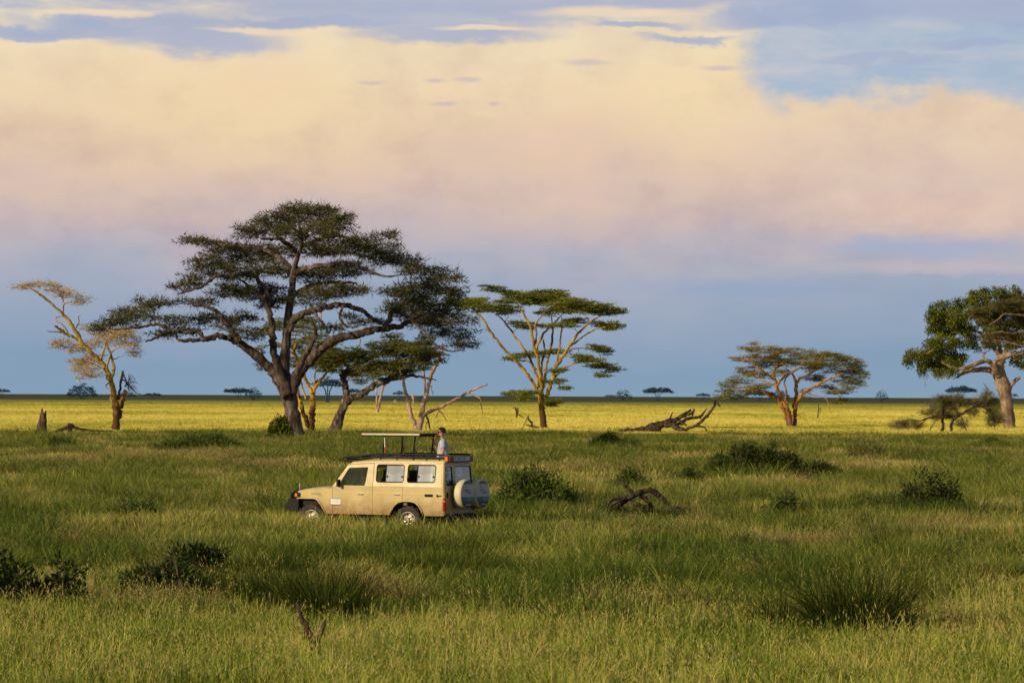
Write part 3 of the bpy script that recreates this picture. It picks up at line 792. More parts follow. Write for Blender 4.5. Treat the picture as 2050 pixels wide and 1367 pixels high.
def old_acacia():
    t = Tree("acacia_tree", "huge spreading acacia with dark olive crown and thick grey trunk", "tree", 592, 880, seed=3); t.ryk = 1.0
    L = t.limb
    L([(592, 887), (590, 868), (584, 821), (578, 790), (574, 770), (569, 738), (572, 700), (575, 660), (578, 625), (584, 583), (588, 544), (596, 513), (604, 485), (600, 455), (592, 430)],
      [52, 40, 31, 32, 30, 23, 20, 18, 16, 14, 12, 10, 8, 5, 3], n=14, jit=.06)
    L([(578, 790), (563, 752), (553, 720), (546, 690), (545, 655), (541, 625), (520, 592), (502, 575), (480, 560)], [22, 19, 16, 14, 13, 12, 9, 6, 3], -1.0, -3.5)
    L([(577, 790), (560, 762), (542, 738), (522, 720), (502, 703), (479, 686), (462, 677), (444, 673), (424, 676), (408, 680), (385, 681), (358, 680), (352, 668)], [27, 24, 21, 19, 18, 15, 13, 12, 11, 10, 8, 6, 4], -.5, -4)
    L([(479, 686), (468, 668), (455, 649), (442, 633), (432, 622), (415, 615), (401, 610), (390, 612), (385, 606)], [12, 12, 11, 10, 8, 7, 7, 5, 3], -2.5, -3)
    L([(408, 680), (398, 664), (375, 664), (346, 662), (325, 652), (307, 650), (285, 655), (260, 657), (225, 660)], [9, 9, 8, 8, 7, 6, 5, 4, 2], -3, -4)
    L([(358, 664), (340, 664), (323, 669), (308, 678), (291, 684)], [7, 7, 6, 5, 3], -3.5, -5)
    L([(582, 790), (590, 764), (604, 738), (618, 724), (631, 711), (645, 696), (660, 684), (678, 677), (697, 673), (722, 668), (744, 661), (775, 657), (799, 653), (815, 646), (826, 640), (850, 628)],
      [24, 24, 22, 22, 21, 20, 20, 18, 17, 16, 15, 13, 11, 9, 6, 3], -.8, -2)
    L([(593, 750), (606, 722), (618, 700), (628, 680), (632, 660), (625, 640)], [13, 12, 11, 9, 7, 4], -2, -4.5)
    L([(575, 668), (583, 648), (592, 637), (610, 628), (627, 621), (648, 615), (666, 613), (688, 611), (705, 614), (722, 622), (736, 631), (755, 642), (772, 652)], [15, 15, 15, 14, 13, 12, 12, 11, 10, 9, 8, 7, 5], -3, -3.5)
    L([(768, 658), (778, 643), (787, 624), (800, 627), (822, 638), (840, 655), (853, 669), (872, 692), (900, 703), (930, 700)], [9, 9, 9, 8, 7, 6, 5, 4, 3, 2], -2.5, -4)
    L([(627, 621), (640, 640), (650, 652), (657, 668), (664, 655)], [7, 6, 5, 4, 3], -3.5, -5)
    L([(688, 611), (680, 632), (690, 650), (705, 655), (725, 650), (745, 640)], [6, 5, 5, 4, 4, 2], -4, -6)
    L([(579, 600), (597, 586), (619, 573), (640, 569), (658, 566), (685, 566), (713, 567)], [11, 10, 10, 9, 8, 6, 4], 2, 6)
    L([(588, 552), (600, 542), (625, 535), (650, 532), (675, 529), (697, 528), (720, 535), (744, 545), (775, 553), (805, 550)], [11, 11, 10, 9, 8, 8, 7, 6, 4, 2], -1, -5)
    L([(597, 512), (590, 500), (580, 493), (568, 483), (557, 478), (540, 478), (522, 478)], [9, 9, 8, 8, 7, 6, 4], -1, -4)
    L([(603, 492), (625, 484), (658, 473), (685, 474), (709, 478), (740, 482)], [8, 7, 7, 6, 5, 2], 1, 4)
    L([(546, 610), (530, 580), (515, 556), (500, 549), (480, 549), (463, 553), (445, 552), (432, 553), (415, 566), (401, 575), (380, 582), (355, 590)], [11, 10, 9, 9, 8, 8, 7, 7, 6, 5, 4, 2], -2, -6)
    L([(588, 545), (570, 525), (550, 511), (525, 500), (502, 494), (482, 492), (463, 490), (445, 484), (430, 482), (395, 480), (362, 478)], [10, 10, 9, 8, 8, 7, 6, 6, 5, 4, 2], 1, 2)
    L([(600, 470), (585, 455), (570, 440), (560, 425)], [6, 5, 4, 2], 0, -2)
    L([(603, 470), (625, 450), (645, 435), (660, 425)], [6, 5, 4, 2], 0, 2)
    t.pads([(585, 417, 40, 12), (645, 420, 45, 12), (610, 435, 85, 20), (550, 450, 50, 20), (665, 455, 50, 20), (500, 465, 45, 16), (610, 465, 80, 16), (690, 440, 18, 16),
            (378, 480, 32, 9), (420, 488, 26, 7), (445, 502, 48, 18), (500, 510, 60, 24), (420, 532, 55, 20), (478, 545, 60, 20), (385, 560, 36, 14), (360, 575, 28, 8),
            (640, 495, 70, 20), (705, 490, 60, 20), (770, 474, 34, 10), (755, 505, 60, 22), (800, 525, 48, 18), (690, 540, 62, 20), (560, 500, 50, 16), (560, 540, 40, 16),
            (520, 585, 66, 20), (465, 580, 50, 16), (550, 605, 40, 14), (620, 550, 50, 18), (650, 585, 60, 14), (700, 580, 50, 12), (830, 545, 34, 14),
            (880, 548, 40, 14), (905, 560, 26, 8), (850, 575, 60, 20), (800, 580, 40, 14), (820, 605, 56, 18), (905, 583, 46, 12), (870, 612, 70, 20), (895, 642, 58, 16), (905, 668, 60, 12), (920, 690, 42, 8), (850, 640, 50, 18), (800, 625, 40, 12),
            (310, 607, 46, 12), (275, 628, 52, 15), (240, 643, 42, 12), (212, 656, 26, 9), (340, 642, 48, 10), (400, 604, 40, 9), (425, 640, 48, 12), (372, 662, 44, 8), (330, 668, 40, 7),
            (483, 636, 40, 13), (498, 668, 34, 13), (450, 655, 30, 8), (740, 645, 54, 6), (620, 600, 36, 12), (690, 632, 24, 5), (660, 655, 40, 6)],
           1.6, 8.0, 590, 400, 46)
    t.foliage(lf_old, 27, .62, .5, .36, .085, .15, name="crown")
    t.finish(bark_old, twig_dark, 11, 1.0, .7, .03)
old_acacia()

def fever_tree():
    t = Tree("fever_tree", "tall flat-topped fever tree with many straight yellow limbs standing alone on the plain edge", "tree", 1090, 862, seed=5)
    L = t.limb
    L([(1090, 868), (1088, 845), (1085, 820), (1083, 799), (1083, 785)], [17, 14, 13, 13, 11], n=12)
    L([(1083, 799), (1072, 774), (1060, 756), (1049, 741), (1029, 719), (1004, 692), (982, 664), (967, 640), (947, 620), (930, 610)], [8, 7, 6.5, 6, 6, 5.5, 5, 4, 3, 1.5], -.5, -2)
    L([(1079, 776), (1072, 744), (1059, 714), (1039, 684), (1017, 654), (1005, 638), (992, 628)], [6, 5.5, 5, 4.5, 4, 3, 2], .5, 3)
    L([(1084, 789), (1082, 760), (1075, 712), (1069, 694), (1062, 657), (1049, 630), (1032, 603)], [8, 7, 6, 5.5, 5, 4, 2], -1, -2.5)
    L([(1069, 694), (1074, 674), (1072, 650), (1080, 638), (1090, 625)], [4.5, 4, 4, 3, 2], -1.5, -3)
    L([(1078, 705), (1076, 694), (1089, 667), (1106, 650), (1115, 640), (1126, 630)], [5.5, 5, 4.5, 4, 3, 2], .5, 2)
    L([(1089, 775), (1092, 748), (1096, 724), (1104, 689), (1106, 662), (1104, 632)], [6, 5.5, 5, 4.5, 4, 2], 1, 3)
    L([(1087, 780), (1084, 740), (1090, 705), (1088, 680)], [6, 5, 4, 3], 2, 5)
    L([(1112, 735), (1116, 722), (1119, 699), (1124, 667), (1125, 635)], [5, 4.5, 4, 3.5, 2], 0, 2)
    L([(1092, 797), (1099, 780), (1106, 756), (1116, 729), (1136, 699), (1148, 681), (1161, 664), (1186, 642), (1205, 630)], [8, 8, 7.5, 7, 6, 5, 4.5, 3.5, 2], -.5, -2.5)
    L([(1142, 692), (1155, 683), (1169, 672), (1193, 659), (1213, 654)], [4, 3.5, 3, 2.5, 1.5], -1, -3)
    L([(1109, 756), (1120, 745), (1134, 734), (1164, 724), (1198, 724), (1225, 738)], [4.5, 4, 3.5, 3, 2.5, 1.5], -1, -2)
    L([(1131, 714), (1140, 711), (1149, 712), (1174, 719)], [2.5, 2.2, 2, 1.5], -1.5, -3)
    L([(1140, 699), (1164, 697), (1198, 699)], [2.5, 2, 1.2], 0, 1)
    L([(1075, 740), (1060, 725), (1045, 720)], [2.5, 2, 1.2], 0, -1)
    L([(1082, 795), (1060, 790), (1040, 790)], [2.5, 2, 1.2], 0, -1)
    t.pads([(978, 574, 16, 3), (998, 580, 24, 5), (1022, 590, 26, 7), (1050, 592, 38, 7), (1090, 588, 42, 8), (1118, 592, 18, 7), (1140, 605, 46, 7), (1180, 614, 52, 8), (1215, 622, 36, 7), (1243, 627, 15, 4),
            (1070, 602, 60, 7), (1130, 612, 50, 7), (1015, 605, 24, 5), (1160, 622, 60, 5), (935, 607, 44, 8), (905, 605, 20, 7), (965, 616, 44, 8), (1010, 621, 34, 7), (950, 600, 30, 4),
            (1095, 627, 26, 4), (1150, 642, 26, 6), (1130, 650, 30, 4), (1040, 648, 22, 5), (1055, 655, 22, 3), (1095, 652, 22, 4), (1215, 650, 34, 5), (1228, 656, 22, 4),
            (1190, 696, 26, 5), (1210, 703, 16, 5), (1065, 709, 42, 5), (1028, 718, 22, 4), (1105, 704, 30, 4), (1180, 720, 32, 6), (1206, 732, 28, 6), (1228, 740, 14, 5), (1205, 749, 20, 4), (1165, 716, 20, 5),
            (1115, 742, 20, 5), (1112, 764, 22, 4), (1128, 775, 10, 4), (1048, 786, 36, 4), (1025, 788, 22, 3), (1045, 796, 18, 5), (1108, 805, 16, 7)],
           1.3, 3.5, 1085, 170, 17)
    t.foliage(lf_fev, 62, .70, .20, .28, .075, .22)
    t.finish(bark_yel, twig_yel, 12, .8, .3, .02)
fever_tree()

def sunlit_acacia():
    t = Tree("acacia_tree", "broad low acacia with sunlit orange stems and browning crown, right of fallen tree", "tree", 1585, 858, seed=8)
    L = t.limb
    L([(1581, 862), (1578, 845), (1573, 830), (1561, 805), (1552, 797), (1539, 791), (1525, 783), (1510, 777), (1495, 774), (1464, 780)], [9, 8.5, 8, 7.5, 7, 6, 5, 4, 3, 1.5], -.5, -2)
    L([(1586, 862), (1580, 838), (1573, 813), (1559, 783), (1550, 758), (1552, 738), (1560, 733), (1572, 729)], [10, 9, 8, 7.5, 7, 5, 4, 2], -1, -1)
    L([(1556, 772), (1566, 758), (1578, 749), (1598, 738), (1606, 730), (1612, 722)], [5, 5, 5, 4, 3, 2], -1.5, -3)
    L([(1549, 760), (1540, 752), (1528, 744), (1515, 734), (1506, 727), (1492, 722), (1478, 722), (1464, 715)], [5, 4.5, 4.5, 4, 3.5, 3, 2.5, 1.5], -1, -2)
    L([(1592, 862), (1591, 840), (1592, 813), (1595, 772), (1591, 757), (1584, 746), (1573, 738)], [10, 9, 8.5, 8, 5, 4, 2], 0, 2)
    L([(1593, 820), (1597, 805), (1603, 791), (1612, 782), (1625, 777), (1640, 769), (1656, 761), (1672, 754), (1690, 745)], [7, 7, 6.5, 6, 6, 5.5, 5, 4, 2], -.5, -2)
    L([(1596, 766), (1605, 756), (1617, 750), (1630, 743), (1644, 734)], [5, 4.5, 4, 3, 2], -1, -1)
    L([(1588, 845), (1580, 825), (1574, 805), (1574, 782), (1570, 765), (1578, 750)], [8, 7, 6, 4, 3, 2], 2, 4)
    L([(1556, 768), (1545, 770), (1535, 764), (1520, 760), (1505, 750)], [3, 3, 3, 2, 1.5], 1, 3)
    L([(1608, 786), (1625, 790), (1640, 793), (1655, 800), (1662, 820)], [2, 2, 1.6, 1.4, 1], -1, -3)
    L([(1596, 832), (1606, 826), (1613, 832)], [2, 1.6, 1], -1, -1.5)
    t.pads([(1500, 698, 24, 4), (1510, 690, 8, 6), (1535, 701, 36, 6), (1580, 705, 46, 7), (1620, 711, 44, 7), (1660, 714, 42, 7), (1690, 724, 36, 9), (1712, 735, 20, 9), (1700, 748, 34, 9), (1722, 762, 13, 10), (1726, 748, 8, 8), (1650, 735, 50, 10), (1600, 727, 50, 9), (1558, 718, 40, 8), (1530, 728, 34, 8), (1690, 765, 26, 6),
            (1500, 743, 28, 7), (1478, 762, 26, 7), (1458, 772, 18, 6), (1455, 785, 22, 6), (1474, 795, 24, 5), (1500, 780, 26, 6), (1530, 772, 26, 5), (1520, 752, 26, 6), (1510, 715, 30, 5), (1480, 718, 16, 4), (1440, 795, 12, 4),
            (1672, 785, 20, 5), (1684, 804, 18, 6), (1655, 775, 20, 5), (1612, 788, 10, 8), (1700, 778, 14, 6), (1635, 757, 30, 6), (1560, 745, 24, 6)],
           1.3, 3.5, 1590, 140, 17)
    t.foliage(lf_fev2, 36, .65, .26, .28, .07, .1)
    t.finish(bark_ora, twig_brown, 13, .8, .4, .022)
sunlit_acacia()

def left_tree():
    t = Tree("fever_tree", "half-bare yellow-barked tree leaning left with sparse tan crown at the far left", "tree", 232, 866, seed=12)
    L = t.limb
    L([(232, 872), (232, 850), (233, 829), (230, 808), (227, 790), (221, 760), (214, 744), (205, 729), (189, 711), (166, 688), (151, 663), (136, 640), (115, 619), (96, 602), (77, 587), (66, 580), (57, 576)],
      [17, 15, 14, 14, 12, 11, 10.5, 10, 9, 8.5, 8, 7, 5, 4.5, 4, 2.5, 1.5], -.3, -1.5, n=12)
    L([(170, 692), (156, 680), (143, 673), (123, 665), (108, 664), (94, 663)], [6, 5.5, 5, 4, 2.5, 1.5], -.5, -2)
    L([(140, 673), (128, 664), (116, 656), (110, 652)], [5, 5, 4.5, 4], -1, -2)
    L([(136, 665), (125, 650), (112, 642), (112, 636), (122, 633)], [3, 3, 2.5, 2.5, 1.5], 0, 1)
    L([(125, 629), (127, 618), (128, 609), (134, 606), (142, 605), (158, 603)], [3.5, 3, 3, 2.5, 2, 1.2], 0, -1)
    L([(126, 605), (126, 598), (120, 592), (110, 585)], [2.4, 2, 1.6, 1], 0, -1)
    L([(152, 658), (158, 646), (157, 635), (161, 632)], [2.5, 2, 2, 1.2], -.5, -1)
    L([(220, 762), (226, 748), (228, 735), (221, 709), (215, 691), (212, 673)], [7, 6.5, 6, 5, 4, 2], .5, 2)
    L([(202, 724), (206, 708), (210, 694), (213, 680)], [4.5, 4, 3.5, 2], -.5, -2)
    L([(214, 735), (219, 716), (226, 702), (244, 694), (268, 690)], [4, 3.5, 3, 2.5, 1.5], -1, -3)
    L([(217, 752), (208, 740), (195, 732), (180, 726)], [3, 2.5, 2, 1.2], 1, 2)
    L([(218, 766), (212, 772), (216, 778)], [3, 2.5, 2], 0, -1)
    t.limb([(237, 836), (241, 818), (246, 800), (252, 781)], [9, 10, 9, 8], .3, .6)
    dead = MB()
    t.limb([(236, 800), (240, 778), (246, 742)], [6, 5, 4.5], -.3, -.3, mb=dead, node=False)
    t.limb([(246, 744), (252, 762), (262, 775), (272, 786), (283, 789)], [4, 3, 2.5, 2, 1.2], -.3, -.8, mb=dead, node=False)
    t.limb([(243, 760), (250, 762), (256, 772), (258, 784)], [3, 2.5, 2, 1.2], -.3, -.3, mb=dead, node=False)
    for _ in range(22):
        a, b = t.r.uniform(250, 280), t.r.uniform(752, 792)
        t.limb([(255 + t.r.uniform(-6, 6), 768 + t.r.uniform(-8, 8)), ((a + 258) / 2, b - 4), (a, b)], [1.2, .9, .6], -.5, t.r.uniform(-1, .5), mb=dead, node=False, n=5)
    t.pads([(50, 573, 30, 4), (85, 570, 44, 5), (120, 573, 18, 3), (108, 580, 24, 4), (140, 590, 34, 5), (165, 598, 18, 5), (162, 606, 18, 4), (125, 583, 26, 4),
            (240, 667, 34, 11), (258, 685, 24, 12), (268, 703, 14, 10), (205, 662, 32, 9), (180, 655, 22, 6), (215, 680, 30, 10), (130, 690, 28, 8), (112, 690, 14, 6), (155, 700, 22, 6),
            (165, 728, 26, 8), (182, 744, 24, 10), (155, 742, 20, 6), (185, 718, 26, 10), (150, 725, 14, 5), (180, 690, 24, 10), (160, 756, 12, 4)],
           1.6, 2.5, 190, 110, 22)
    t.foliage(lf_tan, 9, .75, .35, .30, .06, .15)
    t.finish(bark_yel, twig_tan, 10, .85, .35, .03)
    dead.build("dead_branch", bark_dead, t.root, smooth=True)
left_tree()

def gold_tree():
    t = Tree("fever_tree", "golden-barked fever tree forking just behind the big acacia trunk", "tree", 622, 866, D=352, seed=15)
    L = t.limb
    L([(622, 872), (623, 850), (625, 830), (626, 812), (626, 795), (625, 784)], [17, 14, 12, 11, 10, 9], n=12)
    L([(625, 788), (617, 770), (609, 754), (601, 735), (595, 720), (589, 704), (592, 680)], [7, 7, 7, 7, 7, 6, 3], -.3, -1)
    L([(627, 786), (632, 775), (638, 765), (650, 750), (662, 735)], [6.5, 6, 6, 5, 2.5], -.3, -1)
    L([(617, 852), (612, 838), (607, 824), (602, 808), (598, 790), (594, 770)], [10, 9, 8.5, 8, 6, 4], -1, -2)
    L([(628, 785), (629, 765), (631, 745), (634, 720)], [3.5, 3, 2.6, 2], 1, 2)
    L([(613, 800), (607, 780), (598, 750), (588, 735)], [4, 3.5, 3, 2], 2, 3)
    L([(634, 735), (640, 700), (643, 665), (643, 625)], [3, 2.6, 2.4, 2], 3, 4)
    L([(595, 715), (570, 695), (545, 680), (530, 660)], [4.5, 4, 3, 2], -1, -3)
    L([(592, 700), (560, 720), (535, 735)], [2.5, 2, 1.5], 0, 2)
    t.pads([(605, 655, 34, 10), (560, 650, 34, 10), (535, 660, 24, 8), (615, 678, 44, 10), (625, 700, 44, 9), (640, 722, 44, 9), (665, 735, 34, 8), (575, 690, 30, 8), (530, 735, 22, 6), (520, 700, 16, 6), (590, 725, 26, 8), (650, 705, 40, 8), (610, 640, 40, 8)],
           1.1, 4, 600, 100, 22)
    t.foliage(lf_lite, 44, .55, .25, .28, .08, .2)
    t.finish(bark_gold, twig_yel, 8, .5, .35, .025)
gold_tree()

def leaning_acacia():
    t = Tree("acacia_tree", "crooked leaning acacia with mottled bark and long low limb, left of bare dead tree", "tree", 669, 864, D=345, seed=18)
    L = t.limb
    L([(666, 872), (672, 856), (682, 829), (690, 810), (694, 797), (692, 780), (690, 766), (687, 752), (696, 742), (708, 735), (716, 730), (724, 726)], [29, 24, 19, 17, 17, 14, 13, 13, 14, 14, 12, 8], n=12)
    L([(694, 806), (701, 798), (711, 794), (724, 788), (748, 772), (764, 765), (778, 760), (795, 755), (810, 753), (837, 754), (855, 757), (874, 761)], [15, 15, 14, 14, 13, 13, 12, 11, 8, 5, 4, 2], -.5, -2)
    L([(716, 731), (735, 720), (755, 712), (780, 706), (805, 700)], [9, 8, 7, 5, 3], 0, 2)
    L([(700, 740), (690, 725), (672, 718), (655, 715), (640, 720)], [8, 7, 6, 5, 3], 0, -2)
    L([(806, 755), (812, 743), (806, 733), (800, 722), (797, 708)], [7, 7, 6, 5, 3], -1, -2)
    L([(812, 745), (822, 736), (838, 730), (850, 722)], [5, 4, 3, 2], -1, -3)
    L([(735, 722), (745, 704), (752, 696), (762, 698), (770, 690)], [5, 4, 4, 3, 2], 1, 2)
    L([(718, 716), (712, 700), (720, 690), (721, 678)], [5, 4, 3, 2.5], 1, 2)
    L([(750, 700), (746, 688), (757, 684), (765, 690)], [3, 3, 2.5, 2], 1, 2)
    t.pads([(645, 702, 34, 8), (690, 706, 44, 10), (730, 716, 44, 10), (775, 708, 46, 10), (815, 692, 44, 10), (845, 686, 30, 9), (840, 700, 40, 10), (868, 706, 26, 9), (876, 718, 14, 8), (790, 730, 46, 9), (840, 732, 30, 10), (830, 716, 44, 10), (660, 732, 36, 10), (635, 728, 30, 9), (628, 710, 24, 7), (700, 750, 16, 7), (680, 722, 36, 9), (735, 735, 30, 7), (790, 676, 24, 6), (768, 692, 40, 8), (815, 745, 22, 6), (660, 690, 30, 6)],
           1.1, 4, 750, 140, 24)
    t.foliage(lf_green, 46, .55, .32, .32, .08, .15)
    t.finish(bark_lean, twig_brown, 10, .6, .5, .03)
leaning_acacia()

def back_pale_tree():
    t = Tree("acacia_tree", "slim pale twin-stemmed tree far out on the yellow plain with light green crown", "tree", 756, 827, D=720, seed=21)
    L = t.limb
    L([(756, 830), (758, 815), (762, 795), (767, 776), (775, 765), (782, 757)], [6, 5, 4.5, 4.5, 4, 2], 0, -1)
    L([(756, 830), (754, 810), (754, 785), (753, 770)], [4, 3, 3, 2], 1, 2)
    L([(768, 775), (762, 762), (755, 752)], [3, 2.5, 2], 0, 1)
    t.pads([(730, 752, 36, 9), (760, 742, 44, 10), (795, 750, 26, 8), (775, 730, 36, 9), (800, 735, 24, 9), (740, 735, 26, 8), (715, 762, 16, 5)], 1.1, 4, 760, 60, 18)
    t.foliage(lf_lite, 44, 1.0, .35, .5, .15, .2)
    t.finish(bark_pale, twig_yel, 6, 1.0, .5, .05)
back_pale_tree()

def dead_tree():
    t = Tree("dead_tree", "bare pale dead tree forked in a V, one long branch reaching right", "tree", 836, 862, D=365, seed=23)
    L = t.limb
    L([(836, 868), (835, 858), (830, 848), (823, 831), (817, 802), (812, 785), (808, 768), (803, 745), (800, 735)], [20, 15, 10, 8.5, 8, 7, 6, 5, 4], n=10, jit=.1)
    L([(838, 864), (841, 850), (846, 818), (851, 798), (855, 784), (862, 754), (868, 740), (874, 727), (880, 712), (885, 699)], [14, 12, 10, 9, 8, 7, 7, 6.5, 6, 5], 0, -.5, jit=.1)
    L([(852, 790), (851, 776), (849, 748), (847, 728), (846, 716)], [5, 4.5, 4, 3.5, 2.5], .3, .5, jit=.1)
    L([(846, 836), (853, 828), (872, 819), (890, 811), (904, 804), (920, 795), (935, 786), (955, 777), (976, 769)], [8, 7.5, 7, 6.5, 6, 5.5, 5, 4, 3.2], -.2, -1, jit=.12)
    L([(936, 786), (946, 791), (956, 794), (962, 799), (963, 812), (967, 829)], [3, 3, 2.8, 2.6, 2, 1.4], -1, -1.2)
    L([(876, 819), (884, 826), (893, 840)], [2, 1.8, 1.2], -.4, -.6)
    L([(880, 822), (874, 832), (873, 838)], [1.6, 1.3, 1], -.4, -.6)
    L([(858, 776), (864, 772), (864, 780), (868, 790)], [2.2, 2, 1.8, 1.5], -.3, -.6)
    L([(847, 720), (840, 712), (843, 700)], [2.5, 2, 1.5], .5, .7)
    d = MB()
    t.limb([(854, 832), (858, 842), (860, 855), (865, 867)], [4, 3.5, 3, 2.4], -.4, -.6, mb=d, node=False)
    t.limb([(857, 842), (853, 850), (853, 862)], [2.2, 2, 1.4], -.4, -.6, mb=d, node=False)
    t.finish(bark_pale)
    d.build("broken_branch", bark_dead, t.root, smooth=True)
dead_tree()

def broadleaf_tree():
    t = Tree("broadleaf_tree", "stout tan-trunked tree with clusters of glossy broad green leaves at the far right", "tree", 2021, 861, seed=27)
    L = t.limb
    L([(2024, 868), (2021, 852), (2018, 830), (2014, 800), (2008, 772), (2001, 750), (1998, 734), (2003, 722), (2009, 712)], [34, 27, 25, 25, 26, 27, 25, 20, 16], n=14, jit=.06)
    L([(2000, 752), (1990, 745), (1981, 741), (1972, 740), (1950, 740), (1938, 743), (1926, 748), (1916, 756)], [14, 13, 12, 11, 10, 9, 7, 4], -.5, -2, jit=.08)
    L([(1995, 745), (1990, 738), (1984, 727), (1977, 722), (1965, 724), (1955, 728), (1940, 734), (1925, 738), (1905, 735), (1885, 725)], [10, 10, 9, 9, 9, 9, 9, 7, 4, 2], -1, -3, jit=.08)
    L([(1972, 722), (1968, 713), (1972, 706), (1964, 706)], [5, 4, 3, 2], -1.5, -2)
    L([(1996, 742), (1992, 730), (1991, 722)], [9, 9, 8], -2, -2.6, jit=.05)
    L([(2013, 795), (2019, 784), (2024, 773), (2029, 766), (2036, 759), (2043, 756)], [11, 10, 8, 7.5, 7, 6], .3, -.5, jit=.08)
    L([(2022, 775), (2018, 764), (2013, 752)], [5, 4, 3], 1, 1.5)
    L([(2006, 716), (2018, 711), (2030, 709), (2051, 704), (2075, 690), (2090, 670)], [14, 12, 10, 9, 7, 4], 0, -1, jit=.08)
    L([(2004, 722), (1996, 705), (1985, 688), (1970, 672), (1950, 660), (1920, 650), (1895, 642)], [9, 8, 7, 6, 5, 4, 2], .5, 2)
    L([(2006, 714), (2000, 690), (1992, 660), (1978, 635), (1965, 610)], [9, 8, 7, 5, 3], 1, 4)
    L([(2010, 710), (2025, 680), (2040, 650), (2055, 615), (2060, 595)], [9, 8, 6, 4, 2], 1, 4)
    L([(1920, 740), (1900, 752), (1880, 755), (1862, 750)], [3, 2.5, 2, 1.2], -2, -3)
    L([(1860, 752), (1853, 760), (1852, 774)], [1.5, 1.3, 1], -2, -2.5)
    L([(1925, 650), (1905, 680), (1870, 700), (1838, 718)], [4, 4, 3, 2], 1, -1)
    t.pads([(1890, 612, 10, 10), (1872, 625, 14, 12), (1892, 630, 26, 14), (1922, 612, 12, 12), (1948, 602, 14, 14), (1960, 615, 30, 14), (1980, 592, 22, 12), (2010, 592, 18, 12), (2028, 586, 12, 8), (1870, 640, 16, 10), (1920, 640, 34, 14), (1890, 660, 38, 14), (1930, 660, 24, 12), (1890, 684, 36, 10), (1865, 690, 18, 8),
            (1818, 724, 15, 6), (1832, 714, 20, 8), (1860, 708, 30, 9), (1895, 710, 34, 12), (1855, 732, 24, 10), (1890, 732, 36, 12), (1918, 722, 24, 12), (1845, 744, 12, 6), (1875, 748, 16, 5), (1945, 685, 14, 10), (1952, 695, 10, 6), (1925, 690, 14, 5), (1905, 748, 12, 7),
            (2035, 720, 14, 10), (2048, 732, 12, 6), (2065, 720, 20, 14), (2075, 640, 40, 30), (2050, 605, 26, 14), (2095, 610, 30, 20), (2020, 612, 30, 12), (2110, 660, 30, 20), (1975, 640, 24, 12), (2000, 660, 30, 14), (2030, 690, 20, 8)],
           1.0, 3.0, 1990, 190, 17)
    t.foliage(lf_broad, 62, .50, .9, .24, .125, .3, broad=True)
    t.finish(bark_tan, twig_brown, 4, .5, .8, .03)
broadleaf_tree()

def brown_acacia():
    t = Tree("acacia_tree", "brown-crowned acacia with whitish limbs overlapping the broadleaf tree at the right edge", "tree", 2118, 866, D=380, seed=31)
    L = t.limb
    L([(2120, 872), (2116, 840), (2112, 800), (2104, 760), (2100, 730), (2096, 700)], [30, 25, 22, 20, 18, 14], n=12)
    L([(2098, 715), (2080, 690), (2062, 672), (2045, 666), (2025, 667), (2005, 664), (1985, 667)], [11, 9, 6, 5, 4, 3, 1.5], -1, -4)
    L([(2098, 705), (2085, 670), (2070, 645), (2050, 632), (2030, 630), (2012, 628), (1998, 640), (1980, 650)], [10, 9, 7, 5, 4, 4, 3, 1.5], -1, -4)
    L([(2085, 695), (2060, 695), (2035, 690), (2010, 684), (1990, 680)], [6, 5, 4, 3, 1.5], -2, -4)
    L([(2096, 700), (2110, 670), (2140, 645), (2170, 635)], [12, 10, 8, 4], 0, 2)
    L([(2096, 700), (2095, 660), (2090, 630), (2095, 610)], [12, 9, 6, 3], 1, 4)
    t.pads([(1960, 629, 20, 5), (1985, 622, 34, 8), (2015, 612, 32, 9), (2045, 606, 30, 10), (1980, 635, 30, 6), (2020, 628, 36, 8), (2050, 630, 24, 10), (2000, 645, 40, 5), (2040, 648, 24, 8), (1982, 676, 18, 5), (1985, 690, 14, 8), (2010, 672, 34, 7), (2040, 676, 24, 8), (2030, 692, 20, 6),
            (2090, 612, 50, 12), (2140, 615, 50, 12), (2190, 635, 40, 12), (2090, 645, 40, 14), (2150, 650, 40, 12)],
           2.2, -3, None, 1, 20)
    t.foliage(lf_brownac, 50, .55, .4, .36, .06, .15)
    t.finish(bark_tan, twig_brown, 12, .6, .5, .03)
brown_acacia()

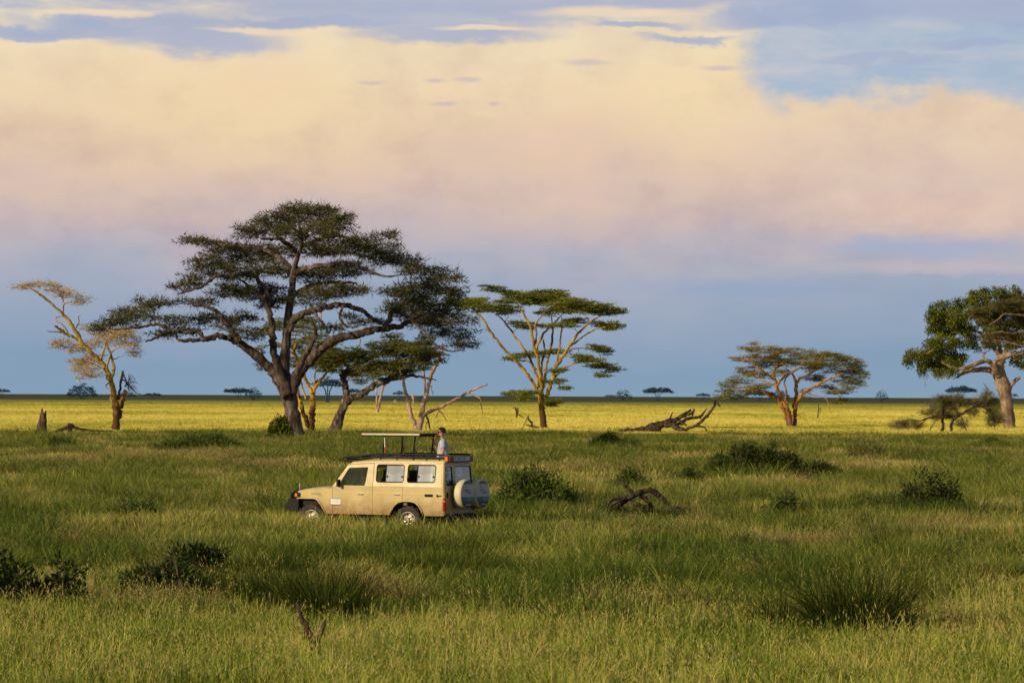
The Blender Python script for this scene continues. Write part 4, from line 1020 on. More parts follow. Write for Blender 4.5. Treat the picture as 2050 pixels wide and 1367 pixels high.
def thorn_shrub():
    t = Tree("thorn_shrub", "collapsed twiggy thorn shrub arching over the grass in front of the broadleaf trunk", "shrub", 1893, 858, D=378, seed=35); t.ryk = 1.0
    L = t.limb
    L([(1887, 864), (1887, 845), (1888, 830), (1892, 815), (1900, 800)], [7, 6, 5, 4, 2], n=8)
    L([(1905, 864), (1905, 848), (1910, 838), (1925, 828), (1940, 820), (1957, 812), (1970, 816), (1982, 828), (1990, 845), (1992, 860)], [7, 6, 6, 5.5, 5, 5, 4, 3, 2, 1.5], -.5, -1)
    L([(1888, 838), (1872, 834), (1855, 838), (1840, 842), (1825, 840)], [4, 3.5, 3, 2.5, 1.5], -.5, -1)
    L([(1833, 860), (1846, 846), (1856, 838)], [2, 2.4, 3], -1, -1)
    L([(1860, 862), (1868, 850), (1876, 838)], [1.8, 1.8, 2], -1, -.5)
    L([(1934, 862), (1930, 848), (1925, 834)], [2.5, 2.5, 2.5], -1, -1)
    L([(1962, 812), (1970, 795), (1978, 780), (1969, 768)], [2.5, 2, 1.6, 1], -.5, -1)
    L([(1975, 814), (1985, 796), (1992, 790)], [2, 1.6, 1], 0, 1)
    L([(1870, 815), (1868, 795), (1866, 790)], [1.5, 1.2, .8], 0, 0)
    t.pads([(1890, 812, 34, 12), (1908, 800, 24, 10), (1880, 800, 16, 7), (1930, 806, 30, 8), (1965, 805, 26, 10), (1990, 822, 20, 14), (2000, 838, 16, 10), (1985, 842, 14, 12), (1885, 832, 26, 9), (1862, 826, 20, 6), (1798, 850, 22, 7), (1818, 846, 22, 8), (1838, 850, 14, 6), (1925, 848, 14, 10), (1948, 825, 14, 8), (1975, 790, 10, 12), (1990, 800, 8, 8), (1906, 830, 16, 8)],
           2.0, 1.5, 1890, 130, 18)
    t.foliage(lf_shrub, 17, .5, .7, .26, .045, .2)
    t.finish(bark_dead, twig_tan2, 26, .75, .8, .02)
thorn_shrub()

# ------------------------------------------------------------------ dead wood
CLEAR = []
def wood(name, label, cat, px, py, limbs, seed=1, mat=bark_dead, D=None, n=9, extra=None):
    _, d0 = G(px, py)
    py += (.33 if d0 < 200 else .2) * FPX / d0        # the foot is down between the grass stems
    t = Tree(name, label, cat, px, py, D=D, seed=seed)
    for l in limbs:
        pts, w = l[0], l[1]; dy = l[2] if len(l) > 2 else 0.0; dy1 = l[3] if len(l) > 3 else dy
        t.limb(pts, w, dy, dy1, n=n, jit=.16)
    if extra: extra(t)
    xs_ = [q[0] + t.loc.x for q in t.nodes]
    CLEAR.append(((min(xs_) + max(xs_)) / 2, t.loc.y - .5, (max(xs_) - min(xs_)) / 2 + .3, max(3.0, t.D * .08)))
    t.trunk.build("wood", mat, t.root, smooth=True)
    return t

def root_brush(t):
    for _ in range(90):
        x0 = t.r.uniform(1242, 1275); y0 = 868 + t.r.uniform(-3, 5)
        t.limb([(x0, y0), (x0 + t.r.normal(0, 5), y0 - t.r.uniform(4, 8)), (x0 + t.r.normal(0, 9), y0 - t.r.uniform(6, 14))], [1.4, 1, .6], t.r.uniform(-1, 1), t.r.uniform(-1, 1), n=4, node=False)
wood("fallen_tree", "dark fallen dead tree lying with its branches raised to the right on the plain edge", "dead tree", 1320, 866, [
    ([(1238, 868), (1262, 864), (1283, 863), (1298, 858), (1311, 853), (1333, 847), (1345, 842), (1356, 838), (1370, 829), (1384, 820)], [9, 11, 16, 17, 17, 16, 12, 9, 7, 5], 0, -1),
    ([(1282, 868), (1300, 862), (1318, 858), (1322, 868)], [12, 14, 10, 4], -1, -1.4),
    ([(1326, 850), (1345, 852), (1356, 856), (1370, 863), (1386, 875)], [9, 10, 10, 8, 5], -.8, -1.6),
    ([(1345, 853), (1358, 848), (1378, 838), (1400, 834), (1408, 827), (1415, 818)], [6, 8, 7, 6, 4, 2.5], .5, 0),
    ([(1368, 864), (1380, 857), (1395, 851), (1411, 836), (1425, 820), (1431, 810), (1431, 800)], [6, 6, 6, 5.5, 5, 5, 4.5], -1.2, -1.8),
    ([(1429, 806), (1436, 808), (1442, 813)], [4, 4, 2.5], -1.8, -2),
    ([(1395, 850), (1402, 853), (1412, 857), (1416, 868)], [4, 3.5, 3, 2], -1.5, -1.8),
    ([(1415, 831), (1418, 834), (1417, 836)], [3, 2.5, 2], -1.6, -1.8),
    ([(1352, 840), (1372, 832), (1386, 826), (1389, 820), (1386, 834)], [5, 5, 5, 4, 3], .8, .8),
    ([(1362, 850), (1370, 848), (1375, 852)], [4, 4, 2.5], -1, -1.4),
    ([(1340, 842), (1343, 833), (1347, 824)], [3.5, 3, 2], 0, 0),
    ([(1280, 860), (1284, 852)], [3, 2.5], 0, 0),
    ([(1400, 836), (1404, 838)], [3, 2], .3, .3)], 41, extra=root_brush)
wood("driftwood", "weathered crooked dead branches arched over the grass right of the vehicle", "dead wood", 1290, 1016, [
    ([(1226, 1050), (1234, 1022), (1246, 1008), (1258, 998), (1270, 990), (1281, 986), (1294, 982), (1304, 981), (1313, 986), (1322, 994), (1333, 1004), (1344, 1013), (1358, 1016), (1374, 1017)], [7, 8, 9, 10, 11, 11, 10, 11, 11, 10, 8, 6, 4, 2], 0, -.3),
    ([(1210, 1046), (1215, 1018), (1220, 1006), (1228, 1000), (1242, 998), (1258, 997), (1272, 990)], [4, 4, 5, 6, 8, 8, 7], -.3, -.3),
    ([(1218, 1020), (1230, 1009), (1246, 1001)], [3, 4, 5], -.6, -.5),
    ([(1268, 990), (1260, 980), (1252, 972), (1246, 966), (1239, 959)], [9, 8, 7, 5, 2.5], .2, .3),
    ([(1252, 974), (1258, 966), (1247, 963)], [3, 2.5, 1.5], .2, .3),
    ([(1282, 990), (1292, 999), (1302, 1008), (1316, 1040)], [9, 9, 9, 9], .4, .5),
    ([(1262, 1000), (1276, 1010), (1294, 1014), (1306, 1018)], [7, 9, 9, 7], .8, .9)], 43, D=None)
def jag(t):
    for k in range(5):
        x = 76 + k * 3.4; top = [845, 834, 817, 831, 822][k]
        t.limb([(x, 874), (x + .8, 855), (x + 1.4, top)], [8.5, 7, 3.4], t.r.uniform(-.2, .2), t.r.uniform(-.2, .2), n=6, jit=.08)
bark_stump = bark_mat("brown_stump_wood", lin(.05, .03, .018), lin(.16, .10, .062), lin(.33, .23, .15), 1.5, .15, 1.0)
wood("tree_stump", "jagged brown tree stump standing at the left edge of the yellow plain", "stump", 83, 868, [
    ([(82, 880), (83, 858), (85, 845), (86, 834), (86, 828)], [20, 18, 16, 13, 9])], 45, bark_stump, extra=jag)
wood("fallen_branch", "low dry fallen branch on the grass between stump and leaning tree", "dead wood", 140, 866, [
    ([(104, 868), (120, 861), (134, 855), (140, 851), (152, 857), (172, 860), (196, 862), (226, 862)], [4, 7, 8, 10, 6, 4.5, 3.5, 2.5]),
    ([(141, 872), (140, 852)], [10, 9]), ([(140, 853), (137, 846)], [4, 2.5]),
    ([(197, 866), (202, 860), (200, 855), (209, 852), (210, 858)], [1.2, 1.2, 1, 1, .7]), ([(240, 867), (252, 862), (264, 868)], [1.4, 1.4, 1]), ([(150, 862), (160, 860), (170, 864)], [2, 1.6, 1])], 47, bark_dead)
wood("dead_stump", "small grey twisted snag out on the yellow plain left of the lone fever tree", "stump", 1033, 838, [
    ([(1033, 841), (1034, 828), (1033, 820), (1030, 815), (1026, 818)], [4, 4, 4, 2.5, 1.2]), ([(1034, 828), (1041, 832), (1048, 836)], [2.5, 2.5, 1.5]), ([(1036, 830), (1037, 820), (1035, 816)], [3, 3, 2])], 49, bark_stump)
wood("dead_stump", "red-brown broken snag with a slanting prop at the foot of the lone fever tree", "stump", 1066, 862, [
    ([(1067, 866), (1067, 852)], [1.6, 2]), ([(1052, 850), (1062, 852), (1070, 854), (1080, 855)], [2, 4, 4.5, 2]), ([(1066, 853), (1064, 846), (1058, 840), (1056, 833)], [4, 4, 4.5, 5]), ([(1056, 836), (1050, 848), (1044, 862)], [1.6, 1.6, 1.2]), ([(1063, 848), (1066, 844), (1065, 849)], [3, 2.5, 2])], 51, bark_stump)
wood("forked_stump", "forked weathered stump poking out of the foreground grass", "stump", 628, 1300, [
    ([(634, 1372), (628, 1296), (620, 1272), (610, 1250), (601, 1232), (596, 1212), (594, 1205)], [20, 18, 16, 13, 9, 7, 3]),
    ([(630, 1300), (636, 1282), (642, 1266), (648, 1250), (652, 1238)], [14, 12, 10, 8, 3]),
    ([(622, 1278), (612, 1275), (604, 1280)], [6, 4, 2], -.2, -.2)], 53, bark_stump)
wood("broken_stub", "short upright broken stub in the grass left of the right-hand bush", "stump", 1590, 1018, [
    ([(1594, 1048), (1588, 1005), (1582, 990), (1572, 979), (1569, 976)], [9, 9, 8, 5, 2])], 55, bark_stump)
wood("broken_stub", "tiny grey broken stub in the grass midway between driftwood and the upright stub", "stump", 1450, 1005, [
    ([(1455, 1036), (1450, 1002), (1445, 995)], [6, 6, 4])], 57, bark_stump)
wood("broken_branch", "small reddish bits of broken branch in the grass beside the upright stub", "dead wood", 1534, 1020, [
    ([(1522, 1016), (1530, 1013), (1538, 1018), (1542, 1024)], [3, 6, 6, 3]), ([(1530, 1012), (1528, 1000)], [2, 1.2])], 59, bark_stump)
wood("thin_snag", "thin bare stick standing on the plain right of the sunlit acacia", "dead wood", 1637, 838, [
    ([(1637, 841), (1638, 825), (1639, 808)], [2.2, 2, 1.2]), ([(1639, 822), (1643, 816), (1641, 830)], [1.2, 1, .8])], 61, bark_dead)
wood("dead_stump", "pale broken stump out on the plain between the dead tree stems", "stump", 828, 810, [
    ([(828, 812), (828, 800), (826, 792), (832, 793)], [5, 4.5, 4, 2])], 63, bark_pale)
wood("fallen_branch", "pale fallen branch lying on the plain left of the dead tree fork", "dead wood", 803, 808, [
    ([(788, 804), (800, 808), (815, 809)], [2.5, 3, 3]), ([(794, 807), (792, 801), (787, 804)], [1.8, 1.4, 1])], 65, bark_pale)

# ------------------------------------------------------------------ bushes
def bush(label, px, py, w, h, seed, leaf=lf_bush, dens=1.0, L=.20, W=.06, flat=.8, twig=twig_dark, broad=False, name="bush", rad=.32, n_leaf=46, lumps=5, skew=0.0, cat="bush", spike=6):
    """px,py: middle of the foot, w,h: size in photo pixels"""
    _, d0 = G(px, py); e = .34 * FPX / d0          # foot stands below the grass tops
    py += e; h += e; w *= 1.12
    t = Tree(name, label, cat, px, py, seed=seed)
    CLEAR.append((t.loc.x, t.loc.y, w * .5 * t.k + .3, 1.0 + w * .2 * t.k))
    r = t.r
    for k in range(lumps):
        x = px + r.uniform(-.25, .25) * w
        t.limb([(px + r.uniform(-.12, .12) * w, py + 2), ((px + x) / 2, py - h * .3), (x + skew * w * .1, py - h * r.uniform(.5, .8))], [max(1.5, .03 * w), max(1, .02 * w), .8], r.uniform(-.1, .1), r.uniform(-.3, .3) * w * t.k, n=6)
    cell = 60.0 * (t.k / .0135) ** -2 if False else None
    area = w * h * t.k * t.k
    n = int(max(14, min(420, dens * area * 34)))
    for _ in range(n):
        a = r.uniform(0, 2 * math.pi); q = math.sqrt(r.uniform(0, 1)); u = math.cos(a) * q
        top = h * math.sqrt(max(.03, 1 - q * q)) * (0.78 + .30 * mnoise.noise(Vector((u * 3 + seed, seed, 0))) + .12 * r.normal())
        zz = top * r.uniform(.05, 1) ** .6
        p = t.T(px + u * w * .5 + skew * w * .25 * (zz / h), py - zz, math.sin(a) * q * w * .4 * t.k)
        t.attr.append((p.x, p.y, p.z))
    t.foliage(leaf, int(n_leaf * 1.25), rad, flat, L, W, .35, broad=broad)
    t.trunk.build("stems", twig, t.root, smooth=True)
    tb = t.grow(.025, .05, 4)
    if spike:
        V, F = leaf_cloud(t.attr, spike, .05, .9, rad * 1.5, .018, .4, r)
        tb.add([tuple(v) for v in V], [tuple(f) for f in F])
    tb.build("branches", twig, t.root)
    return t

def build_bushes():
    bush("big dark rounded thorn bush on the grass in the right middle distance", 1512, 948, 175, 64, 101, lf_bush, 1.5, .17, .05, rad=.34, lumps=8, n_leaf=54)
    bush("leafy dark green bush just right of the vehicle's spare wheels", 1068, 1012, 130, 80, 103, lf_bush2, 1.3, .16, .05, flat=1.3, n_leaf=40)
    bush("low dark bush spreading from the foot of the leafy bush by the spare wheels", 1125, 1012, 70, 40, 104, lf_bush2, 1.2, .16, .05, flat=1.3, n_leaf=40)
    bush("open dark shrub with bare stems and leafy tufts at the right", 1872, 1018, 110, 66, 105, lf_bush, 1.1, .13, .06, broad=True, rad=.25, n_leaf=34, lumps=9)
    bush("tall sprig of dark leaves rising at the left of the open right-hand shrub", 1829, 1012, 40, 74, 106, lf_bush, .9, .12, .06, broad=True, rad=.2, n_leaf=26)
    bush("low dark green ground bush left of the open right-hand shrub", 1760, 1014, 120, 26, 107, lf_bush2, .9, .14, .05, n_leaf=40)
    bush("dark leafy bush at the left edge of the foreground", 12, 1205, 130, 112, 109, lf_bush, 1.2, .10, .055, broad=True, rad=.22, n_leaf=40, lumps=8)
    t = bush("dark bush dotted with small white blossoms at the lower left", 95, 1205, 130, 92, 111, lf_bush, 1.2, .10, .055, broad=True, rad=.22, n_leaf=40, skew=.8)
    sub = [a for a in t.attr if t.r.random() < .10]
    V, F = leaf_cloud(sub, 7, .16, 1.0, .035, .035, .2, t.r, True)
    obj_of("blossom", np_mesh("blossom", V, F, simple("white_blossom", (.75, .75, .68), .8)), t.root)
    bush("dark tangled bush half sunk in tall grass left of centre foreground", 335, 1186, 165, 96, 113, lf_bush, 1.3, .11, .05, rad=.24, n_leaf=42, lumps=8)
    bush("dark bush top rising behind the tangled foreground bush", 398, 1160, 95, 104, 114, lf_bush, 1.2, .11, .05, rad=.22, n_leaf=40)
    bush("small dark green bush on the far grass near the right edge", 1989, 892, 46, 18, 115, lf_bush2, 1.5, .22, .07, rad=.4)
    bush("flat grey-green bush left of the small far bush", 1738, 912, 90, 28, 117, lf_shrub, .8, .2, .045, rad=.4, n_leaf=30)
    bush("low wide grey-green bush between the two far right bushes", 1832, 918, 80, 24, 118, lf_shrub, .8, .2, .045, rad=.4, n_leaf=30)
    bush("low dark bush in front of the fallen tree's root end", 1215, 896, 64, 32, 119, lf_bush, 1.3, .2, .06, rad=.4)
    bush("low green bush just right of the bush at the fallen tree's root", 1262, 898, 50, 18, 120, lf_bush2, 1.0, .2, .06, rad=.4)
    bush("wide dark green shrub on the far grass left of the big acacia trunk", 400, 902, 170, 34, 121, lf_bush2, 1.2, .24, .06, rad=.45, lumps=9)
    bush("short dark shrub below the leaning left tree", 120, 896, 60, 24, 122, lf_bush2, 1.0, .22, .06, rad=.4)
    bush("glossy leafy sapling against the left side of the big acacia trunk", 561, 878, 36, 44, 123, lf_broad, 2.0, .26, .16, broad=True, rad=.32, n_leaf=30, flat=1.0, spike=3)
    bush("dark green mound of bush behind the driftwood", 1262, 975, 66, 34, 125, lf_bush2, 1.2, .15, .05)
    bush("small pale green bush beside the upright broken stub", 1566, 1018, 44, 42, 127, lf_bush2, 1.1, .12, .05, rad=.25, n_leaf=30)
    bush("low dark bush at the right foot of the big rounded thorn bush", 1640, 952, 90, 30, 129, lf_bush, 1.0, .17, .05)
    bush("round green bush low in the grass left of the vehicle", 270, 1035, 90, 34, 131, lf_bush2, 1.1, .14, .05)
    bush("dark tuft of shrub in the grass straight behind the big rounded bush's left side", 1385, 962, 40, 40, 133, lf_bush2, .8, .15, .05, n_leaf=26)

def tussock(label, px, py, rad, h0, h1, n, seed):
    g, D = G(px, py); CLEAR.append((g.x, g.y - .6, rad + .2, 1.5))
    me = tuft(n, rad, h0, h1, .011, .42, .42, leaf_mat("tussock_blades", [lin(.018, .032, .005), lin(.045, .068, .009), lin(.15, .16, .03)], 1.0, .3, .8, 1.0), seed)
    o = obj_of("grass_tussock", me); o.location = g; tag(o, label, "grass clump")
def build_tussocks():
    tussock("large dark tussock of long arching grass at the lower right", 1718, 1300, .58, .75, 1.65, 1500, 201)
    tussock("smaller brown-green tussock just left of the large lower-right tussock", 1585, 1290, .55, .5, 1.05, 700, 202)
    tussock("dark green tussock behind the forked stump in the foreground", 655, 1262, .6, .7, 1.4, 900, 203)
    tussock("broad dark tussock in the tall grass below the vehicle's front", 560, 1240, .9, .6, 1.3, 1300, 204)
    tussock("dark tussock in front of the vehicle's rear wheel, amid tall grass", 890, 1150, .8, .6, 1.2, 1000, 205)
    tussock("dark tussock near the right edge above the front grass", 1830, 1225, .7, .4, .85, 800, 206)

# ------------------------------------------------------------------ trees at the horizon
def far_trees():
    spec = [("dark round-topped tree on the horizon behind the leaning left tree", 165, 800, 60, 32, 'dome'),
            ("flat-topped tree cut by the left edge of the horizon", 4, 800, 34, 22, 'flat'),
            ("low dark scrub tree on the horizon right of the leaning left tree", 254, 800, 34, 16, 'dome'),
            ("tiny flat scrub tree on the horizon between left tree and big acacia", 305, 799, 36, 12, 'flat'),
            ("wide umbrella tree on the horizon left of the big acacia", 478, 800, 60, 22, 'flat'),
            ("rounded tree overlapping the wide umbrella tree on the horizon", 507, 800, 36, 26, 'dome'),
            ("tall hazy umbrella tree on the horizon behind the gold fever tree", 656, 806, 62, 52, 'flat'),
            ("low hazy umbrella tree on the horizon seen through the crooked acacia", 708, 802, 40, 24, 'flat'),
            ("flat hazy tree on the horizon behind the slim pale tree", 800, 801, 30, 18, 'flat'),
            ("small dim shrub on the plain behind the dead tree's fork", 845, 806, 24, 18, 'dome'),
            ("rounded tree on the horizon behind the lone fever tree's trunk", 1052, 801, 40, 22, 'dome'),
            ("low bushy tree on the horizon right of the lone fever tree", 1248, 801, 34, 22, 'dome'),
            ("small sloping scrub on the horizon beside the low bushy tree", 1222, 801, 22, 11, 'flat'),
            ("distinct umbrella tree alone on the horizon at centre right", 1317, 801, 60, 26, 'flat'),
            ("flat low tree on the horizon above the fallen tree's branches", 1408, 801, 30, 14, 'flat'),
            ("wide hazy tree on the horizon behind the sunlit acacia's left limbs", 1520, 802, 60, 20, 'flat'),
            ("hazy tree on the horizon behind the sunlit acacia's stems", 1560, 802, 44, 22, 'dome'),
            ("hazy umbrella tree on the horizon under the sunlit acacia's right crown", 1682, 803, 36, 22, 'flat'),
            ("squat round bush-like tree on the horizon between the two right-hand acacias", 1765, 803, 28, 22, 'dome'),
            ("graceful umbrella tree on the horizon behind the collapsed thorn shrub", 1924, 803, 62, 30, 'flat'),
            ("low hazy scrub at the left foot of the graceful umbrella tree", 1893, 803, 40, 12, 'dome'),
            ("small flat tree on the horizon right of the broadleaf trunk", 2028, 803, 22, 16, 'flat')]
    for i, (lab, px, py, w, h, form) in enumerate(spec):
        D = 2600.0 + 350 * ((i * 7) % 5)
        if px == 656: D = 1900.0
        if px == 845: D = 1500.0
        q = P(px, 793, D); q.z = 0
        root = empty("umbrella_tree" if form == 'flat' else "distant_tree", q); tag(root, lab, "tree", "trees along the horizon")
        r = np.random.default_rng(500 + i); k = D / FPX
        hz = P(px, py - h, D).z; W = w * k; Hh = hz        # true height in metres
        mb = MB(); cen = []
        th = Hh * (.45 if form == 'flat' else .25)
        stems = 3 if form == 'flat' else 4
        for s in range(stems):
            ex = (s - (stems - 1) / 2) * W * .22
            mb.tube([(ex * .15, 0, -.3), (ex * .3, 0, th), (ex, r.uniform(-1, 1), Hh * .8)], [Hh * .035, Hh * .025, Hh * .01], 5)
        n = int(60 + w * 2.2)
        for _ in range(n):
            a = r.uniform(0, 6.283); qd = math.sqrt(r.uniform(0, 1)); u = math.cos(a) * qd
            topz = Hh * (1 - .28 * qd ** 2.2) if form == 'flat' else Hh * math.sqrt(max(.04, 1 - qd * qd * .92))
            botz = Hh * (.62 if form == 'flat' else .18)
            lump = 1 + .16 * mnoise.noise(Vector((u * 3, math.sin(a) * qd * 3, i)))
            zz = botz + (topz * lump - botz) * r.uniform(0, 1) ** .7
            cen.append((u * W * .5, math.sin(a) * qd * W * .45, max(.6, zz)))
        V, F = leaf_cloud(cen, 14, W * .05, .6, W * .045, W * .02, .3, r)
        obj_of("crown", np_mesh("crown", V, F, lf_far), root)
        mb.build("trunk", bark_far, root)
far_trees()
# ------------------------------------------------------------------ safari vehicle
# vehicle frame: x forward, y left (towards the viewer), z up, rear axle at x = 0
def place_car():
    global CAR_LOC
    d = ray(816.3, 1042.0); D = (CAM_H - .39) / -d.z * d.y
    w = P(816.3, 1042.0, D)
    off = Matrix.Rotation(CAR_ROT, 3, 'Z') @ Vector((0, .80, .39))
    CAR_LOC = w - off
place_car()

def build_car():
    paint = simple("sand_paint", (.50, .382, .155), .38, var=.10, scale=2.2, spec=.4, coat=.25)
    # dust and mud film low on the body
    nt = paint.node_tree; b = [n for n in nt.nodes if n.type == 'BSDF_PRINCIPLED'][0]
    src = b.inputs['Base Color'].links[0].from_socket
    tc = N(nt, 'ShaderNodeTexCoord'); sp = N(nt, 'ShaderNodeSeparateXYZ'); nt.links.new(tc.outputs['Object'], sp.inputs[0])
    nz = N(nt, 'ShaderNodeTexNoise'); nz.inputs['Scale'].default_value = 3.5; nz.inputs['Detail'].default_value = 8; nz.inputs['Roughness'].default_value = .7
    nt.links.new(tc.outputs['Object'], nz.inputs['Vector'])
    zz = mth(nt, 'ADD', sp.outputs[2], mth(nt, 'MULTIPLY', mth(nt, 'SUBTRACT', nz.outputs[0], .5), .8))
    f = N(nt, 'ShaderNodeMapRange'); f.inputs[1].default_value = 1.0; f.inputs[2].default_value = .55; f.inputs[3].default_value = 0; f.inputs[4].default_value = .9
    nt.links.new(zz, f.inputs[0])
    nt.links.new(mixc(nt, f.outputs[0], src, lin(.24, .13, .035)), b.inputs['Base Color'])
    dn = N(nt, 'ShaderNodeTexNoise'); dn.inputs['Scale'].default_value = 1.6; nt.links.new(tc.outputs['Object'], dn.inputs['Vector'])
    bp = N(nt, 'ShaderNodeBump'); bp.inputs['Strength'].default_value = .35; bp.inputs['Distance'].default_value = .05; nt.links.new(dn.outputs[0], bp.inputs['Height']); nt.links.new(bp.outputs[0], b.inputs['Normal'])
    rr = N(nt, 'ShaderNodeMapRange'); rr.inputs[1].default_value = .3; rr.inputs[2].default_value = .7; rr.inputs[3].default_value = .32; rr.inputs[4].default_value = .55
    nt.links.new(nz.outputs[0], rr.inputs[0]); nt.links.new(rr.outputs[0], b.inputs['Roughness'])
    cream = simple("cream_canvas", (.60, .52, .30), .6, var=.08)
    black = simple("black_metal", (.006, .006, .006), .6, spec=.2, var=.3)
    rubber = simple("black_rubber", (.016, .015, .014), .85, var=.3)
    tyre_m = simple("dusty_tyre", (.035, .030, .025), .9, var=.4, scale=14)
    alloy = simple("dusty_steel_rim", (.38, .33, .24), .5, .3, var=.25, scale=9)
    chrome = simple("chrome", (.75, .73, .68), .2, .9, var=.05)
    dark_in = simple("dark_interior", (.018, .015, .013), .8, var=.3)
    seat_m = simple("brown_seat_cloth", (.035, .026, .020), .9, var=.3)
    redl = simple("red_lens", (.34, .012, .010), .25, var=.3, scale=30)
    orgl = simple("orange_lens", (.72, .16, .02), .25, var=.2, scale=30)
    white = simple("white_sign", (.72, .70, .62), .5, var=.05)
    plate_m = simple("pale_plate", (.50, .50, .48), .5, var=.12, scale=20)
    ink = simple("dark_lettering", (.03, .03, .035), .6)
    under = simple("dark_underbody", (.022, .018, .014), .9, var=.4)

    def glass_mat(name, tint, fac):
        m, nt, out = new_mat(name)
        tr = N(nt, 'ShaderNodeBsdfTransparent'); tr.inputs[0].default_value = tint
        gl = N(nt, 'ShaderNodeBsdfGlossy'); gl.inputs[1].default_value = .03
        fr = N(nt, 'ShaderNodeLayerWeight')
        mx = N(nt, 'ShaderNodeMixShader'); nt.links.new(mth(nt, 'ADD', mth(nt, 'POWER', fr.outputs[1], 5.0), fac, clamp=True), mx.inputs[0])
        nt.links.new(tr.outputs[0], mx.inputs[1]); nt.links.new(gl.outputs[0], mx.inputs[2]); nt.links.new(mx.outputs[0], out.inputs[0])
        return m
    glass = glass_mat("dark_window_glass", lin(.50, .55, .47), .03)
    tint = glass_mat("tinted_window_glass", lin(.25, .28, .28), .22)
    # pale sun film inside the sliding panes, with reflected curtains painted into its colour
    pale, nt, out = new_mat("pale_film_glass")
    b = N(nt, 'ShaderNodeBsdfPrincipled'); b.inputs['Roughness'].default_value = .18; b.inputs['Specular IOR Level'].default_value = .8
    tc = N(nt, 'ShaderNodeTexCoord'); sp = N(nt, 'ShaderNodeSeparateXYZ'); nt.links.new(tc.outputs['Object'], sp.inputs[0])
    nz = N(nt, 'ShaderNodeTexNoise'); nz.inputs['Scale'].default_value = 5; nt.links.new(tc.outputs['Object'], nz.inputs['Vector'])
    v = mth(nt, 'ADD', mth(nt, 'MULTIPLY_ADD', sp.outputs[2], 2.0, -2.75), mth(nt, 'MULTIPLY', mth(nt, 'SUBTRACT', nz.outputs[0], .5), .5))
    nt.links.new(ramp(nt, v, [(.05, lin(.22, .28, .30)), (.45, lin(.24, .28, .30)), (.6, lin(.10, .12, .14)), (.95, lin(.14, .165, .185))]), b.inputs['Base Color'])
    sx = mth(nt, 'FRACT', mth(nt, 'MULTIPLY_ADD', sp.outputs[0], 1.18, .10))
    reflection_stripe = ramp(nt, sx, [(.0, lin(.8, .8, .8)), (.22, lin(1, 1, 1)), (.27, lin(1.9, 1.9, 1.8)), (.33, lin(1, 1, 1)), (.55, lin(.55, .6, .62)), (.7, lin(.95, .95, .95))])  # bright band of a curtain reflection, painted into the pane colour
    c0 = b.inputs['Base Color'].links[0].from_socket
    nt.links.new(mixc(nt, 1.0, c0, reflection_stripe, 'MULTIPLY'), b.inputs['Base Color'])
    tr = N(nt, 'ShaderNodeBsdfTransparent'); tr.inputs[0].default_value = lin(.8, .85, .85); mx = N(nt, 'ShaderNodeMixShader'); mx.inputs[0].default_value = .72
    nt.links.new(tr.outputs[0], mx.inputs[1]); nt.links.new(b.outputs[0], mx.inputs[2])
    nt.links.new(mx.outputs[0], out.inputs[0])

    car = empty("safari_vehicle", CAR_LOC, CAR_ROT)
    tag(car, "sand-coloured long-bodied safari off-roader with raised pop-up roof and two covered spare wheels", "car")

    def sy(x, z):
        y = .83
        if z > 1.28: y -= (z - 1.28) * .155
        if x > 2.3: y -= (x - 2.3) * .06
        return y
    def pf(outer, holes, fn):
        bm = bmesh.new(); edges = []
        for loop in [outer] + holes:
            vs = [bm.verts.new((a, b_, 0)) for a, b_ in loop]
            for i in range(len(vs)): edges.append(bm.edges.new((vs[i], vs[(i + 1) % len(vs)])))
        bmesh.ops.triangle_fill(bm, use_beauty=True, use_dissolve=False, edges=edges, normal=(0, 0, 1))
        bm.verts.index_update()
        V = [Vector(fn(v.co.x, v.co.y)) for v in bm.verts]; F = [tuple(v.index for v in f.verts) for f in bm.faces]
        bm.free(); return V, F

    win1 = round_poly([(.965, 1.40), (.965, 1.86), (.13, 1.86), (.13, 1.40)], .07)
    win2 = round_poly([(.015, 1.40), (.015, 1.865), (-.825, 1.865), (-.825, 1.41)], .07)
    fwin = round_poly([(2.14, 1.285), (1.83, 1.775), (1.225, 1.80), (1.29, 1.285)], .05)
    arch_r = [(-.47, .53), (-.42, .64), (-.33, .78), (-.22, .86), (-.10, .885), (.10, .885)]
    body = MB(); doors = {}
    for s in (1, -1):
        m = lambda x, z, s=s: (x, s * sy(x, z), z)
        # front wing with wheel arch
        body.add(*pf([(2.302, .53), (2.52, .53), (2.58, .62), (2.68, .76), (2.78, .88), (2.86, .915), (3.36, .915), (3.42, .90), (3.46, 1.00), (3.455, 1.10), (3.0, 1.165), (2.302, 1.225)], [], m))
        # rear quarter
        body.add(*pf([(.135, .887), (.135, 1.28), (-1.06, 1.28), (-1.105, .56), (-1.09, .53)] + arch_r, [], m))
        # upper side with the two window openings
        body.add(*pf([(1.052, 1.282), (1.052, 1.90), (.4, 1.915), (-1.0, 1.915), (-1.06, 1.282)], [win1, win2], m))
        # windscreen pillar in front of the door frame
        body.add(*pf([(2.31, 1.226), (2.30, 1.27), (1.86, 1.845), (1.80, 1.855), (1.80, 1.835), (2.20, 1.285), (2.20, 1.226)], [], lambda x, z, s=s: (x, s * (sy(x, z) - .005), z)))
        # rear corner post
        body.tube([(-1.085, s * .795, .56), (-1.075, s * .797, 1.0), (-1.055, s * .795, 1.28), (-1.02, s * .70, 1.92)], [.05, .05, .05, .045], 10)
    # roof skin with the hatch opening
    def roof_z(x): return 1.905 if x < 1.0 else 1.905 - (x - 1.0) ** 1.5 * .085
